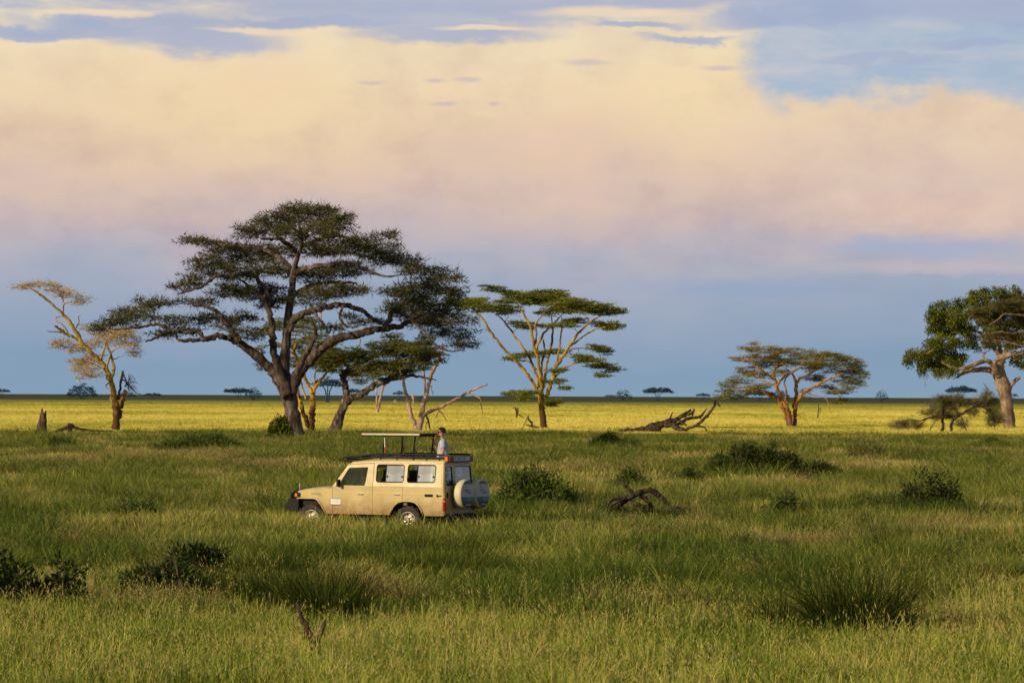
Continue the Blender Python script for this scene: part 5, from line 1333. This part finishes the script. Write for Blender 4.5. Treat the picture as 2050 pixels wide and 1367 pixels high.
    xs = [-1.06, -1.03, -.9, -.45, 0, .45, .9, 1.35, 1.55, 1.72, 1.83, 1.88]; us = [-1, -.985, -.95, -.88, -.75, -.60, -.3, 0, .3, .60, .75, .88, .95, .985, 1]
    V = []; F = []
    for i, x in enumerate(xs):
        ye = .738; e = 1.0 if 0 < i < len(xs) - 1 else .0
        if x > 1.8: e = .35 if i < len(xs) - 1 else 0
        for u in us: V.append((x, u * ye, roof_z(x) + .125 * e * (1 - abs(u) ** 7) ** .5))
    n = len(us)
    for i in range(len(xs) - 1):
        for j in range(n - 1):
            if -.91 <= xs[i] and xs[i + 1] <= 1.36 and 5 <= j <= 8: continue
            F.append((i * n + j, i * n + j + 1, (i + 1) * n + j + 1, (i + 1) * n + j))
    body.add(V, F)
    # rear face above the cargo doors, front face around the grille
    body.add(*pf([(-.72, 1.88), (.72, 1.88), (.70, 1.96), (.5, 2.0), (-.5, 2.0), (-.70, 1.96)], [], lambda y, z: (-1.055, y, z)))
    body.add(*pf([(-.76, .62), (.76, .62), (.75, 1.09), (-.75, 1.09)], [], lambda y, z: (3.44, y, z)))
    body.build("body", paint, car, solid=.022)
    for s in (1, -1):
        g = MB(); g.tube([(1.86, s * .748, 1.85), (1.5, s * .742, 1.885), (1.0, s * .735, 1.905), (-1.03, s * .735, 1.912)], .014, 6)
        g.build('gutter', paint, car, smooth=True)
        g = MB(); g.tube([(-1.06, s * .838, 1.122), (.13, s * .838, 1.122)], .008, 6); g.build('moulding', paint, car)
        for pts in ([(.54, .53), (.47, .66), (.38, .79), (.26, .875), (.10, .905), (-.10, .905), (-.24, .88), (-.36, .79), (-.45, .66), (-.50, .53)], [(2.50, .53), (2.56, .62), (2.66, .77), (2.77, .895), (2.88, .935), (3.36, .935), (3.44, .91)]):
            g = MB(); g.tube([(x, s * (sy(x, z) + .018), z) for x, z in pts], .024, 6); g.build('wheel_arch', paint, car, smooth=True)
    # bonnet
    xs = [2.30, 2.6, 3.0, 3.3, 3.44, 3.475]; us = [-1, -.96, -.85, -.5, 0, .5, .85, .96, 1]; V = []; F = []
    for i, x in enumerate(xs):
        z0 = [1.235, 1.205, 1.172, 1.135, 1.105, 1.07][i]; ht = [.052, .055, .05, .045, .03, .0][i]
        for u in us: V.append((x, u * (.825 - (x - 2.3) * .06), z0 + ht * (1 - abs(u) ** 5)))
    n = len(us)
    for i in range(len(xs) - 1):
        for j in range(n - 1): F.append((i * n + j, i * n + j + 1, (i + 1) * n + j + 1, (i + 1) * n + j))
    h = MB(); h.add(V, F); h.build("bonnet", paint, car, smooth=True, solid=.02)
    # windscreen
    w = MB(); w.add([(2.26, .78, 1.27), (2.26, -.78, 1.27), (1.86, -.72, 1.83), (1.86, .72, 1.83)], [(0, 1, 2, 3)]); w.build("windscreen", glass, car)

    def frame_loop(loop, fn, r=.016):
        q = MB(); p = [fn(a, b_) for a, b_ in loop]; q.tube(p + [p[0]], r, 6, cap=False); return q
    for s in (1, -1):
        m = lambda x, z, s=s: (x, s * sy(x, z), z)
        mi = lambda x, z, s=s: (x, s * (sy(x, z) - .012), z)
        mo = lambda x, z, o, s=s: (x, s * (sy(x, z) + o), z)
        # front door
        d = MB()
        d.add(*pf([(1.066, .535), (2.292, .535), (2.292, 1.225), (2.19, 1.279), (1.066, 1.279)], [], m))
        d.add(*pf([(2.205, 1.281), (1.84, 1.835), (1.5, 1.868), (1.066, 1.885), (1.066, 1.281)], [fwin], m))
        dr = d.build("front_door", paint, car, solid=.022)
        frame_loop(fwin, m, .013).build("window_frame", cream, dr, smooth=True)
        gl = MB(); gl.add(*pf(fwin, [], mi)); gl.build("window", glass, dr)
        hd = MB(); hd.box(mo(1.42, 1.075, .02), (.15, .035, .035)); hd.box(mo(1.42, 1.075, .008), (.19, .012, .05)); hd.build("handle", chrome, dr, bevel=.008)
        g = MB(); g.tube([mo(1.07, 1.122, .006), mo(2.29, 1.122, .006)], .008, 6); g.build("moulding", paint, dr)
        # rear side door, its lower corner follows the wheel arch
        d = MB()
        d.add(*pf([(1.056, .535), (1.056, 1.279), (.145, 1.279), (.145, .898), (.25, .872), (.36, .79), (.45, .67), (.53, .535)], [], m))
        dr = d.build("rear_door", paint, car, solid=.022)
        hd = MB(); hd.box(mo(.30, 1.078, .02), (.16, .035, .03)); hd.box(mo(.30, 1.078, .008), (.18, .012, .045)); hd.build("handle", chrome, dr, bevel=.008)
        g = MB(); g.tube([mo(.15, 1.122, .006), mo(1.05, 1.122, .006)], .008, 6); g.build("moulding", paint, dr)
        # sliding side windows: rubber frame, pale rear pane, open front half
        for loop, x0, x1, z0, z1 in ((win1, .13, .69, 1.40, 1.86), (win2, -.825, -.27, 1.41, 1.865)):
            fr = frame_loop(loop, m, .018).build("side_window", rubber, car, smooth=True)
            pn = MB(); pn.add(*pf(round_poly([(x1, z0 + .012), (x1, z1 - .012), (x0 + .012, z1 - .012), (x0 + .012, z0 + .012)], .05), [], mi)); pn.build("pane", pale, fr)
            st = MB(); st.tube([mo(x1, z0 + .01, -.004), mo(x1, z1 - .01, -.004)], .012, 6)
            st.build("divider", black, fr)
            for xx, ww in ((x1 - .05, .03), (x0 + .06, .035)):
                st = MB(); st.box(mo(xx, (z0 + z1) / 2 - .08, .0), (ww, .016, .05)); st.build("latch", black, fr)
        # wing mirror
        mr = MB(); mr.tube([mo(2.10, 1.25, .0), mo(2.10, 1.30, .10)], .014, 6); mr.box(mo(2.05, 1.36, .13), (.06, .13, .19)); mr.build("wing_mirror", black, car, bevel=.02)
        # side vent, hinges, fuel flap
        v = MB(); v.box(mo(-.655, 1.065, .012), (.25, .012, .075)); ov = v.build("vent", black, car, bevel=.01)
        q = MB()
        for k in range(3): q.box(mo(-.58 - .075 * k, 1.065, .019), (.05, .008, .05))
        q.build("grille", rubber, ov)
        q = MB(); q.box(mo(-1.0, 1.06, .012), (.15, .02, .03)); q.box(mo(-.92, 1.06, .014), (.05, .02, .075), Matrix.Rotation(R(45), 3, 'Y')); q.build("hinge", black, car, bevel=.006)
        # tail lamp wrapped round the corner
        tl = MB(); tl.box((-1.10, s * .80, .83), (.09, .11, .36)); t_ = tl.build("tail_lamp", redl, car, bevel=.03)
        q = MB(); q.box((-1.102, s * .80, .92), (.093, .113, .06)); q.build("indicator_lens", orgl, t_, bevel=.01)
        # front corner lamp and headlamp
        hl = MB(); hl.box((3.40, s * .735, 1.00), (.17, .10, .17)); h_ = hl.build("lamp_housing", black, car, bevel=.02)
        q = MB(); q.box((3.495, s * .735, 1.01), (.03, .09, .11)); q.box((3.46, s * .79, 1.01), (.07, .012, .09)); q.build("indicator_lens", orgl, h_, bevel=.008)
        hl = MB(); hl.lathe([(.0, .05), (.08, .045), (.095, .02), (.10, 0)], 'x', (3.46, s * .55, 1.0), 20); hl.build("headlamp", chrome, car, smooth=True)
        # mud flap and wheel-arch liner
        for xx, hh in ((-.56, .36), (2.44, .30)):
            q = MB(); q.box((xx, s * .68, .42), (.02, .26, hh)); q.build("mud_flap", rubber, car)
    # badge smudges on the wing, white notice on the door
    q = MB()
    for k in range(9): q.box((2.98 - .035 * k, sy(2.98 - .035 * k, 1.06) + .013, 1.058 + .004 * (k % 2)), (.022, .008, .02 + .008 * (k % 3)))
    q.box((2.68, sy(2.68, 1.02) + .013, 1.022), (.20, .006, .008)); q.build("wing_badge", simple("grey_badge", (.20, .18, .14), .4), car)
    sg = MB(); sg.box((2.19, sy(2.19, .85) + .017, .865), (.30, .008, .19)); sgo = sg.build("door_sign", white, car)
    tx = MB(); lr = np.random.default_rng(4)
    for k, z in enumerate((.925, .895, .865, .835)):
        x = 2.31
        while x > 2.08:
            wd = lr.uniform(.012, .035)
            if lr.random() < .8: tx.box((x - wd / 2, sy(2.19, .85) + .0225, z), (wd * .8, .003, .007))
            x -= wd + .006
    tx.box((2.19, sy(2.19, .85) + .022, .951), (.30, .005, .014)); tx.box((2.19, sy(2.19, .85) + .022, .778), (.30, .005, .018)); tx.build("lettering", ink, sgo)
    # cargo doors at the back
    def rx(z): return -1.105 if z < 1.28 else -1.105 + (z - 1.28) * .08
    for y0, y1 in ((.285, .755), (-.755, .275)):
        d = MB(); rm = lambda y, z: (rx(z), y, z)
        hol = round_poly([(y0 + .05, 1.33), (y1 - .05 - .0, 1.33), (y1 - .07, 1.83), (y0 + .07, 1.83)], .05)
        d.add(*pf([(y0, .58), (y1, .58), (y1, 1.279), (y0, 1.279)], [], rm))
        d.add(*pf([(y0, 1.281), (y1, 1.281), (y1 - (.07 if y1 > .5 else 0), 1.875), (y0 + (.07 if y0 < -.5 else 0), 1.875)], [hol], rm))
        dr = d.build("cargo_door", paint, car, solid=.022)
        frame_loop(hol, rm, .014).build("window_frame", rubber, dr, smooth=True)
        gl = MB(); gl.add(*pf(hol, [], lambda y, z: (rx(z) + .01, y, z))); wnd = gl.build("window", tint, dr)
        if y1 > .5:   # pale blue stickers behind the narrow pane
            st = MB(); r4 = np.random.default_rng(9)
            for k in range(16):
                st.box((rx(1.5) + .004, .54 + r4.uniform(-.07, .06), 1.37 + k * .028), (.004, r4.uniform(.05, .14), r4.uniform(.012, .03)))
            st.build("sticker", simple("blue_sticker", (.30, .44, .52), .5, var=.3, scale=25), wnd)
        hd = MB(); hd.box((-1.125, y0 + .08 if y1 < .5 else y1 - .08, 1.08), (.04, .05, .14)); hd.build("handle", black, dr, bevel=.01)
    # spare wheels in printed covers
    face, nt, out = new_mat("printed_wheel_cover")
    b = N(nt, 'ShaderNodeBsdfPrincipled'); b.inputs['Roughness'].default_value = .5
    tc = N(nt, 'ShaderNodeTexCoord'); sp = N(nt, 'ShaderNodeSeparateXYZ'); nt.links.new(tc.outputs['Object'], sp.inputs[0])
    nz = N(nt, 'ShaderNodeTexNoise'); nz.inputs['Scale'].default_value = 16; nz.inputs['Detail'].default_value = 5; nt.links.new(tc.outputs['Object'], nz.inputs['Vector'])
    n2 = N(nt, 'ShaderNodeTexNoise'); n2.inputs['Scale'].default_value = 6; nt.links.new(tc.outputs['Object'], n2.inputs['Vector'])
    zz = mth(nt, 'MULTIPLY_ADD', sp.outputs[2], 1.15, .5)
    zones = ramp(nt, zz, [(0, lin(.035, .033, .03)), (.285, lin(.04, .10, .11)), (.335, lin(.05, .17, .20)), (.42, lin(.40, .41, .38)), (.445, lin(.40, .385, .34)), (.80, lin(.10, .09, .085))], 'CONSTANT')
    mot = ramp(nt, nz.outputs[0], [(.35, lin(.45, .45, .45)), (.65, lin(1.25, 1.25, 1.25))])
    inz = ramp(nt, zz, [(0, lin(1, 1, 1)), (.42, lin(0, 0, 0)), (.80, lin(1, 1, 1))], 'CONSTANT')
    c = mixc(nt, inz, zones, mixc(nt, 1.0, zones, mot, 'MULTIPLY'))
    side = ramp(nt, mth(nt, 'ADD', sp.outputs[1], mth(nt, 'MULTIPLY', mth(nt, 'SUBTRACT', n2.outputs[0], .5), .3)), [(0.0, lin(.04, .20, .28)), (.12, lin(.03, .06, .07))])
    band = ramp(nt, zz, [(0, lin(0, 0, 0)), (.285, lin(1, 1, 1)), (.42, lin(0, 0, 0))], 'CONSTANT')
    c = mixc(nt, mth(nt, 'MULTIPLY', band, .6), c, side)
    nt.links.new(c, b.inputs['Base Color']); nt.links.new(b.outputs[0], out.inputs[0])
    for k, (y, xb, zc) in enumerate(((.14, -1.20, 1.10), (-.775, -1.17, 1.09))):
        q = MB(); q.lathe([(0, 0), (.34, 0), (.385, -.025), (.395, -.07), (.395, -.18), (.38, -.225), (.365, -.238)], 'x', (xb, y, zc), 40)
        cv = q.build("spare_wheel", cream, car, smooth=True)
        q = MB(); q.tube([(-1.08, y, zc), (xb + .01, y, zc)], .06, 10); q.build("bracket", black, cv)
        fc = MB(); fc.lathe([(.366, 0), (.30, -.006), (.15, -.010), (.001, -.012)], 'x', (0, 0, 0), 40)
        fo = fc.build("printed_face", face, cv, smooth=True); fo.location = (xb - .2385, y, zc)
        tx = MB(); xx = -.014
        for row, (z, yw, x0) in enumerate(((.20, .12, .22), (.13, .14, .18), (.10, .36, .22), (.055, .30, .16), (.02, .26, .05))):
            yy = x0 - .02
            end = yy - yw
            while yy > end:
                wd = lr.uniform(.012, .034)
                if lr.random() < .82: tx.box((xx, yy - wd / 2, z + lr.uniform(-.006, .006)), (.003, wd * .85, lr.uniform(.008, .022)))
                yy -= wd + .006
        tx.build("lettering", ink, fo)
        dt = MB(); dt.lathe([(.045, 0), (.001, -.004)], 'x', (-.010, -.05, -.145), 16); dt.build("orange_dot", simple("orange_print", (.50, .12, .03), .5, var=.3, scale=20), fo)
        for zc_, wc in ((-.285, .34), (-.262, .22)):
            st = MB(); st.box((-.013, -.02, zc_), (.003, wc, .008)); st.build("caption", plate_m, fo)
    # number board with lamps across the back of the roof
    nb = MB(); nb.box((-1.10, 0, 2.025), (.10, 1.40, .155)); nbo = nb.build("number_board", black, car, bevel=.012)
    q = MB(); q.box((-1.152, -.02, 2.03), (.006, .82, .115)); po = q.build("number_plate", plate_m, nbo)
    tx = MB(); y = .30
    for k in range(8):
        if k in (1, 5): y -= .045; continue
        tx.box((-1.156, y, 2.055), (.003, .06, .014)); tx.box((-1.156, y, 2.005), (.003, .06, .012))
        if k % 2: tx.box((-1.156, y + .025, 2.03), (.003, .012, .06))
        if k % 3: tx.box((-1.156, y - .025, 2.03), (.003, .012, .06))
        tx.box((-1.156, y, 2.03), (.003, .05, .010)); y -= .085
    tx.build("lettering", ink, po)
    for y, mt, wd in ((.635, orgl, .10), (.51, redl, .13), (-.46, plate_m, .05), (-.58, redl, .20)):
        q = MB(); q.box((-1.153, y, 2.03), (.012, wd, .125)); q.build("marker_lamp", mt, nbo, bevel=.006)
    q = MB(); q.box((-1.10, .705, 2.03), (.09, .014, .12)); q.build("marker_lamp", orgl, nbo)
    # roof rack
    q = MB()
    for s in (1, -1):
        y = s * .70
        q.tube([(2.03, y, 2.045), (1.62, y, 2.065), (1.25, y, 2.115), (.98, y, 2.145), (-1.06, y, 2.135)], .026, 6)
        q.tube([(2.03, y, 1.955), (1.62, y, 1.965), (1.25, y, 2.03), (.98, y, 2.07), (-1.06, y, 2.055)], .026, 6)
        for x, za, zb in ((2.03, 1.955, 2.045), (1.9, 1.957, 2.05), (1.75, 1.96, 2.06), (1.3, 2.02, 2.11), (.9, 1.98, 2.145), (.4, 1.97, 2.14), (-.1, 1.97, 2.14), (-.5, 1.97, 2.14), (-.9, 1.97, 2.135)):
            q.tube([(x, y, za), (x, y, zb)], .013, 6)
    for x, z in ((2.03, 2.045), (2.03, 1.955), (1.62, 1.965), (1.42, 2.03)): q.tube([(x, .70, z), (x, -.70, z)], .015, 6)
    for y in (-.5, -.25, 0, .25, .5): q.tube([(2.03, y, 1.957), (1.45, y, 2.0)], .010, 6)
    q.box((1.98, 0, 1.985), (.05, 1.2, .05)); q.build("roof_rack", black, car, smooth=False)
    # raised roof panel on four posts
    pt = MB(); pt.box((.70, 0, 2.662), (1.78, 1.06, .046)); po = pt.build("pop_up_roof", cream, car, bevel=.012)
    ed = MB(); ed.box((.70, 0, 2.622), (1.80, 1.08, .028)); ed.box((-.195, 0, 2.655), (.012, 1.04, .075)); ed.build("roof_edging", black, po)
    for x, y, br in ((.90, .50, 0), (.90, -.50, 0), (-.05, .50, 1), (-.05, -.50, 1)):
        q = MB(); x0 = x + (.045 if not br else .075)
        q.tube([(x0, y, 2.06), (x, y, 2.61)], .022, 8)
        if br: q.tube([(x0 - .035, y, 2.30), (x0 - .20, y, 2.06)], .018, 8)
        q.box((x0 - .02, y, 2.07), (.14, .05, .05)); ps = q.build("roof_post", black, po)
        if not br:
            q = MB(); q.tube([(x - .012, y + .01, 2.58), (x - .03, y + .02, 2.32)], .014, 6); q.build("strut", white, ps)
            q = MB(); q.tube([(x - .03, y + .02, 2.32), (x - .05, y + .02, 2.12)], .018, 6); q.build("strut_sleeve", simple("red_sleeve", (.45, .05, .03), .5), ps)
    # bull bar, bumper, aerial
    q = MB()
    for s in (1, -1):
        q.tube([(3.55, s * .70, .66), (3.66, s * .70, .80), (3.66, s * .68, 1.02), (3.60, s * .60, 1.10)], .045, 8)
        q.tube([(3.64, s * .70, 1.0), (3.50, s * .74, 1.10), (3.42, s * .76, 1.10), (3.56, s * .76, .80)], .032, 8)
        q.tube([(3.64, s * .35, .80), (3.64, s * .35, 1.10)], .028, 8)
    q.tube([(3.60, .60, 1.10), (3.65, .3, 1.13), (3.65, -.3, 1.13), (3.60, -.60, 1.10)], .034, 8)
    q.tube([(3.66, .69, .95), (3.68, -0, .95), (3.66, -.69, .95)], .026, 8)
    q.box((3.60, 0, .70), (.18, 1.62, .26)); q.box((3.54, .66, .74), (.34, .32, .34)); q.box((3.54, -.66, .74), (.34, .32, .34)); q.build("bull_bar", black, car, bevel=.015)
    q = MB()
    for z in (.80, .86, .92, .98, 1.04): q.box((3.465, 0, z), (.02, .86, .03))
    q.build("grille", black, car)
    q = MB(); q.tube([(3.42, .66, 1.12), (3.43, .665, 1.32)], .008, 6)
    for z in (1.20, 1.25, 1.30): q.box((3.43, .665, z), (.02, .02, .018))
    q.build("aerial", plate_m, car)
    # floor, chassis, engine bay, wheel wells
    q = MB(); q.box((1.1, 0, .60), (4.3, 1.10, .30)); q.box((1.15, 0, .545), (1.3, 1.56, .05)); q.box((-.75, 0, .60), (.5, 1.5, .10)); q.box((2.95, 0, .88), (.9, 1.35, .30))
    q.box((0, 0, .90), (1.1, 1.20, .10)); q.build("chassis", under, car)
    q = MB(); q.box((-1.16, 0, .50), (.14, 1.5, .14)); q.build("rear_bumper", black, car, bevel=.02)
    for s in (1, -1):
        q = MB(); q.box((1.08, s * .835, .47), (1.05, .10, .035)); q.build("side_step", black, car)
    for xx in (0, 2.98):
        q = MB(); q.tube([(xx, -.7, .39), (xx, .7, .39)], .055, 8); q.build("axle", under, car)
    # seats, dashboard, steering wheel
    def seat(x, y, hgt=1.45):
        q = MB(); q.box((x, y, .98), (.48, .46, .14)); q.box((x - .25, y, 1.22), (.12, .46, .56), Matrix.Rotation(R(-8), 3, 'Y'))
        so_ = q.build("seat", seat_m, car, bevel=.05)
        q = MB(); q.box((x - .30, y, 1.60), (.10, .28, .20)); q.tube([(x - .29, y - .06, 1.45), (x - .29, y - .06, 1.56)], .01, 6); q.tube([(x - .29, y + .06, 1.45), (x - .29, y + .06, 1.56)], .01, 6)
        q.build("headrest", seat_m, so_, bevel=.04)
    for x, y in ((1.62, .40), (1.62, -.40), (.85, .45), (.85, -.45), (.05, .45), (.05, -.45)): seat(x, y)
    q = MB(); q.box((-.62, 0, .90), (.5, 1.3, .32)); q.build("bench", seat_m, car, bevel=.04)
    q = MB(); q.box((2.08, 0, 1.18), (.30, 1.45, .20)); q.build("dashboard", dark_in, car, bevel=.05)
    q = MB(); p = [(1.86 + .07 * math.sin(a), -.38 + .19 * math.cos(a), 1.30 + .17 * math.sin(a)) for a in np.linspace(0, 2 * math.pi, 25)]
    q.tube(p, .016, 6, cap=False); q.tube([(1.86, -.38, 1.30), (2.05, -.38, 1.2)], .02, 6); q.build("steering_wheel", dark_in, car)
    # wheels
    def wheel(x, s):
        w = empty("wheel", (x, s * .70, .39)); w.parent = car
        q = MB()
        prof = [(.235, -.10), (.30, -.125), (.36, -.12), (.385, -.10), (.39, -.05), (.39, .05), (.385, .10), (.36, .12), (.30, .125), (.235, .10)]
        q.lathe(prof, 'y', (0, 0, 0), 40)
        for k in range(36):
            a = 2 * math.pi * k / 36; q.box((.388 * math.cos(a), (.06 if k % 2 else -.06), .388 * math.sin(a)), (.03, .10, .036), Matrix.Rotation(-a, 3, 'Y'))
        q.build("tyre", tyre_m, w, smooth=False)
        q = MB(); o = s
        q.lathe([(.245, .085 * o), (.232, .115 * o), (.215, .11 * o), (.205, .05 * o), (.17, .035 * o), (.11, .07 * o), (.075, .075 * o), (.07, .11 * o), (.045, .125 * o), (.001, .128 * o)], 'y', (0, 0, 0), 40)
        ri = q.build("rim", alloy, w, smooth=True)
        for k in range(6):
            a = 2 * math.pi * k / 6 + .3
            q = MB(); q.lathe([(.034, .004 * o), (.001, .006 * o)], 'y', (.165 * math.cos(a), .050 * o, .165 * math.sin(a)), 12)
            q.build("rim_opening", black, ri)
            q = MB(); q.lathe([(.012, .0), (.012, .02 * o), (.001, .022 * o)], 'y', (.092 * math.cos(a + .5), .076 * o, .092 * math.sin(a + .5)), 8); q.build("wheel_nut", chrome, ri)
    for x in (0, 2.98):
        for s in (1, -1): wheel(x, s)
    return car

# ------------------------------------------------------------------ passenger
def skin_obj(name, verts, edges, radii, mat, root=0, parent=None, sub=2):
    me = bpy.data.meshes.new(name); me.from_pydata(verts, edges, []); me.update(); me.materials.append(mat)
    o = obj_of(name, me, parent)
    m = o.modifiers.new("skin", 'SKIN'); m.use_smooth_shade = True; m.branch_smoothing = .3
    if not me.skin_vertices: me.attributes
    sv = me.skin_vertices[0].data
    for i, r in enumerate(radii):
        sv[i].radius = (r, r) if not isinstance(r, tuple) else r
        sv[i].use_root = (i == root)
    s = o.modifiers.new("sub", 'SUBSURF'); s.levels = sub; s.render_levels = sub
    return o

def build_person():
    skin = simple("sunlit_skin", (.42, .20, .12), .5, var=.08, scale=12)
    shirt_m = simple("light_grey_cotton", (.40, .41, .43), .9, var=.12, scale=14)
    trs = simple("dark_trousers", (.05, .05, .06), .9)
    hair_m = simple("dark_brown_hair", (.018, .012, .009), .7, var=.4, scale=40)
    shade = simple("dark_sunglasses", (.01, .01, .012), .08, spec=.9)
    V = []; E = []; Rr = []
    def chain(pts, start=None):
        prev = start; ids = []
        for x, y, z, r in pts:
            V.append((x, y, z)); Rr.append(r); i = len(V) - 1; ids.append(i)
            if prev is not None: E.append((prev, i))
            prev = i
        return ids
    spine = chain([(0, 0, .95, (.12, .095)), (-.01, 0, 1.10, (.11, .085)), (-.015, 0, 1.27, (.115, .085)), (-.01, 0, 1.39, (.11, .08)), (0, 0, 1.47, (.066, .066)), (.015, 0, 1.53, (.058, .060)), (.03, 0, 1.595, (.072, .080)), (.03, 0, 1.665, (.080, .092)), (.02, 0, 1.725, (.062, .070))])
    chain([(.092, 0, 1.565, .040), (.115, 0, 1.553, .026)], spine[6])                        # jaw and chin
    chain([(.118, 0, 1.645, .022), (.150, 0, 1.628, .015)], spine[7])                        # nose
    for s in (1, -1):
        chain([(.012, s * .086, 1.645, .018), (.005, s * .096, 1.66, .014)], spine[7])         # ears
        chain([(0, s * .10, .86, .105), (.02, s * .11, .50, .068), (.0, s * .11, .28, .058), (-.03, s * .11, .09, .045), (.06, s * .115, .045, .04), (.15, s * .12, .035, .032)], spine[0])
    def hand(wrist, tip_dir, side_dir, curl_dir, sgn):
        """palm and five unequal fingers on a wrist vertex"""
        w = Vector(V[wrist]); d = Vector(tip_dir).normalized(); sd = Vector(side_dir).normalized(); cd = Vector(curl_dir).normalized()
        pm = w + d * .05
        palm = chain([(*pm, (.034, .018))], wrist)[0]
        for k, (o, ln) in enumerate(((-.030, .062), (-.010, .074), (.010, .080), (.030, .072))):
            a = pm + d * .040 + sd * o; b_ = a + d * ln * .45 + cd * ln * .12; c_ = b_ + d * ln * .28 + cd * ln * .30; e = c_ + d * ln * .05 + cd * ln * .30
            chain([(*a, .010), (*b_, .0092), (*c_, .0085), (*e, .007)], palm)
        a = w + d * .028 + sd * .036; b_ = a + sd * .022 + d * .028; c_ = b_ + d * .028 + cd * .012
        chain([(*a, .012), (*b_, .0105), (*c_, .008)], palm)
    la = chain([(-.01, .14, 1.41, .056), (-.025, .19, 1.35, .048), (-.045, .235, 1.14, .043), (.02, .235, 1.03, .040), (.085, .225, .90, .029)], spine[3])
    hand(la[-1], (.35, 0, -.9), (.9, .0, .35), (-.2, -1, -.2), 1)
    ra = chain([(-.01, -.14, 1.41, .056), (.02, -.19, 1.35, .048), (.17, -.19, 1.20, .043), (.195, -.14, 1.32, .038), (.205, -.08, 1.45, .028)], spine[3])
    hand(ra[-1], (-.25, .35, .9), (.6, .7, 0), (-.8, .5, .1), -1)
    loc = CAR_LOC + Matrix.Rotation(CAR_ROT, 3, 'Z') @ Vector((-.60, .0, 1.07))
    body = skin_obj("person", V, E, Rr, skin, 0)
    body.location = loc; body.rotation_euler = (0, 0, CAR_ROT + R(24))
    tag(body, "man in grey T-shirt and sunglasses standing up through the vehicle roof hatch", "person")
    # T-shirt
    V2 = [(0, 0, .88), (0, 0, .98), (-.01, 0, 1.12), (-.015, 0, 1.28), (-.01, 0, 1.40), (-.002, 0, 1.475)]; E2 = [(i, i + 1) for i in range(5)]
    R2 = [(.170, .140), (.172, .140), (.168, .135), (.175, .142), (.165, .130), (.086, .086)]
    for s, el in ((1, (-.045, .235, 1.14)), (-1, (.17, -.19, 1.20))):
        i = len(V2); sh = Vector((-.01, s * .158, 1.425)); e = Vector(el)
        V2 += [tuple(sh), tuple(sh.lerp(e, .35)), tuple(sh.lerp(e, .78))]; E2 += [(4, i), (i, i + 1), (i + 1, i + 2)]; R2 += [.095, .086, .078]
    skin_obj("t_shirt", V2, E2, R2, shirt_m, 0, body)
    V3 = [(0, 0, .95), (0, 0, .90)]; E3 = [(0, 1)]; R3 = [(.158, .126), .12]
    for s in (1, -1):
        i = len(V3); V3 += [(0, s * .10, .84), (.02, s * .11, .50), (-.02, s * .11, .12)]; E3 += [(1, i), (i, i + 1), (i + 1, i + 2)]; R3 += [.115, .085, .072]
    skin_obj("trousers", V3, E3, R3, trs, 0, body)
    # hair: a cap of short locks, open at the face
    hb = MB(); hr = np.random.default_rng(3)
    for i in range(700):
        v = hr.normal(0, 1, 3); v /= np.linalg.norm(v)
        if v[2] < -.35: continue
        if v[0] > .30 and v[2] < .66: continue
        if abs(v[1]) > .8 and v[2] < -.1: continue
        p = Vector((.012 + v[0] * .092, v[1] * .084, 1.668 + v[2] * .080))
        q = p + Vector((v[0] * .02 + .012, v[1] * .012, v[2] * .028 + .006 + (.018 if v[2] > .6 else 0)))
        hb.tube([p - Vector(v) * .02, (p + q) / 2, q], [.013, .011, .003], 5)
    hb.build("hair", hair_m, body, smooth=True)
    bd = MB()
    for i in range(60):
        a = hr.uniform(-1.2, 1.2); p = Vector((.050 + .082 * math.cos(a), .072 * math.sin(a), 1.566 + hr.uniform(-.018, .022) - .012 * math.cos(a)))
        bd.tube([p, p + Vector((.006 * math.cos(a), .006 * math.sin(a), -.012))], [.010, .004], 5)
    bd.build("beard", hair_m, body, smooth=True)
    sg = MB()
    for s in (1, -1):
        sg.box((.118, s * .040, 1.664), (.022, .062, .040), Matrix.Rotation(s * R(22), 3, 'Z'))
        sg.box((.06, s * .088, 1.668), (.11, .008, .016))
    sg.box((.130, 0, 1.670), (.012, .024, .012)); sg.build("sunglasses", shade, body, bevel=.006)
    mo = MB(); mo.box((.122, 0, 1.590), (.012, .045, .010)); mo.build("mouth", simple("lips", (.25, .07, .05), .5), body, bevel=.004)

build_car()
build_person()
build_bushes()
build_tussocks()
build_grass()
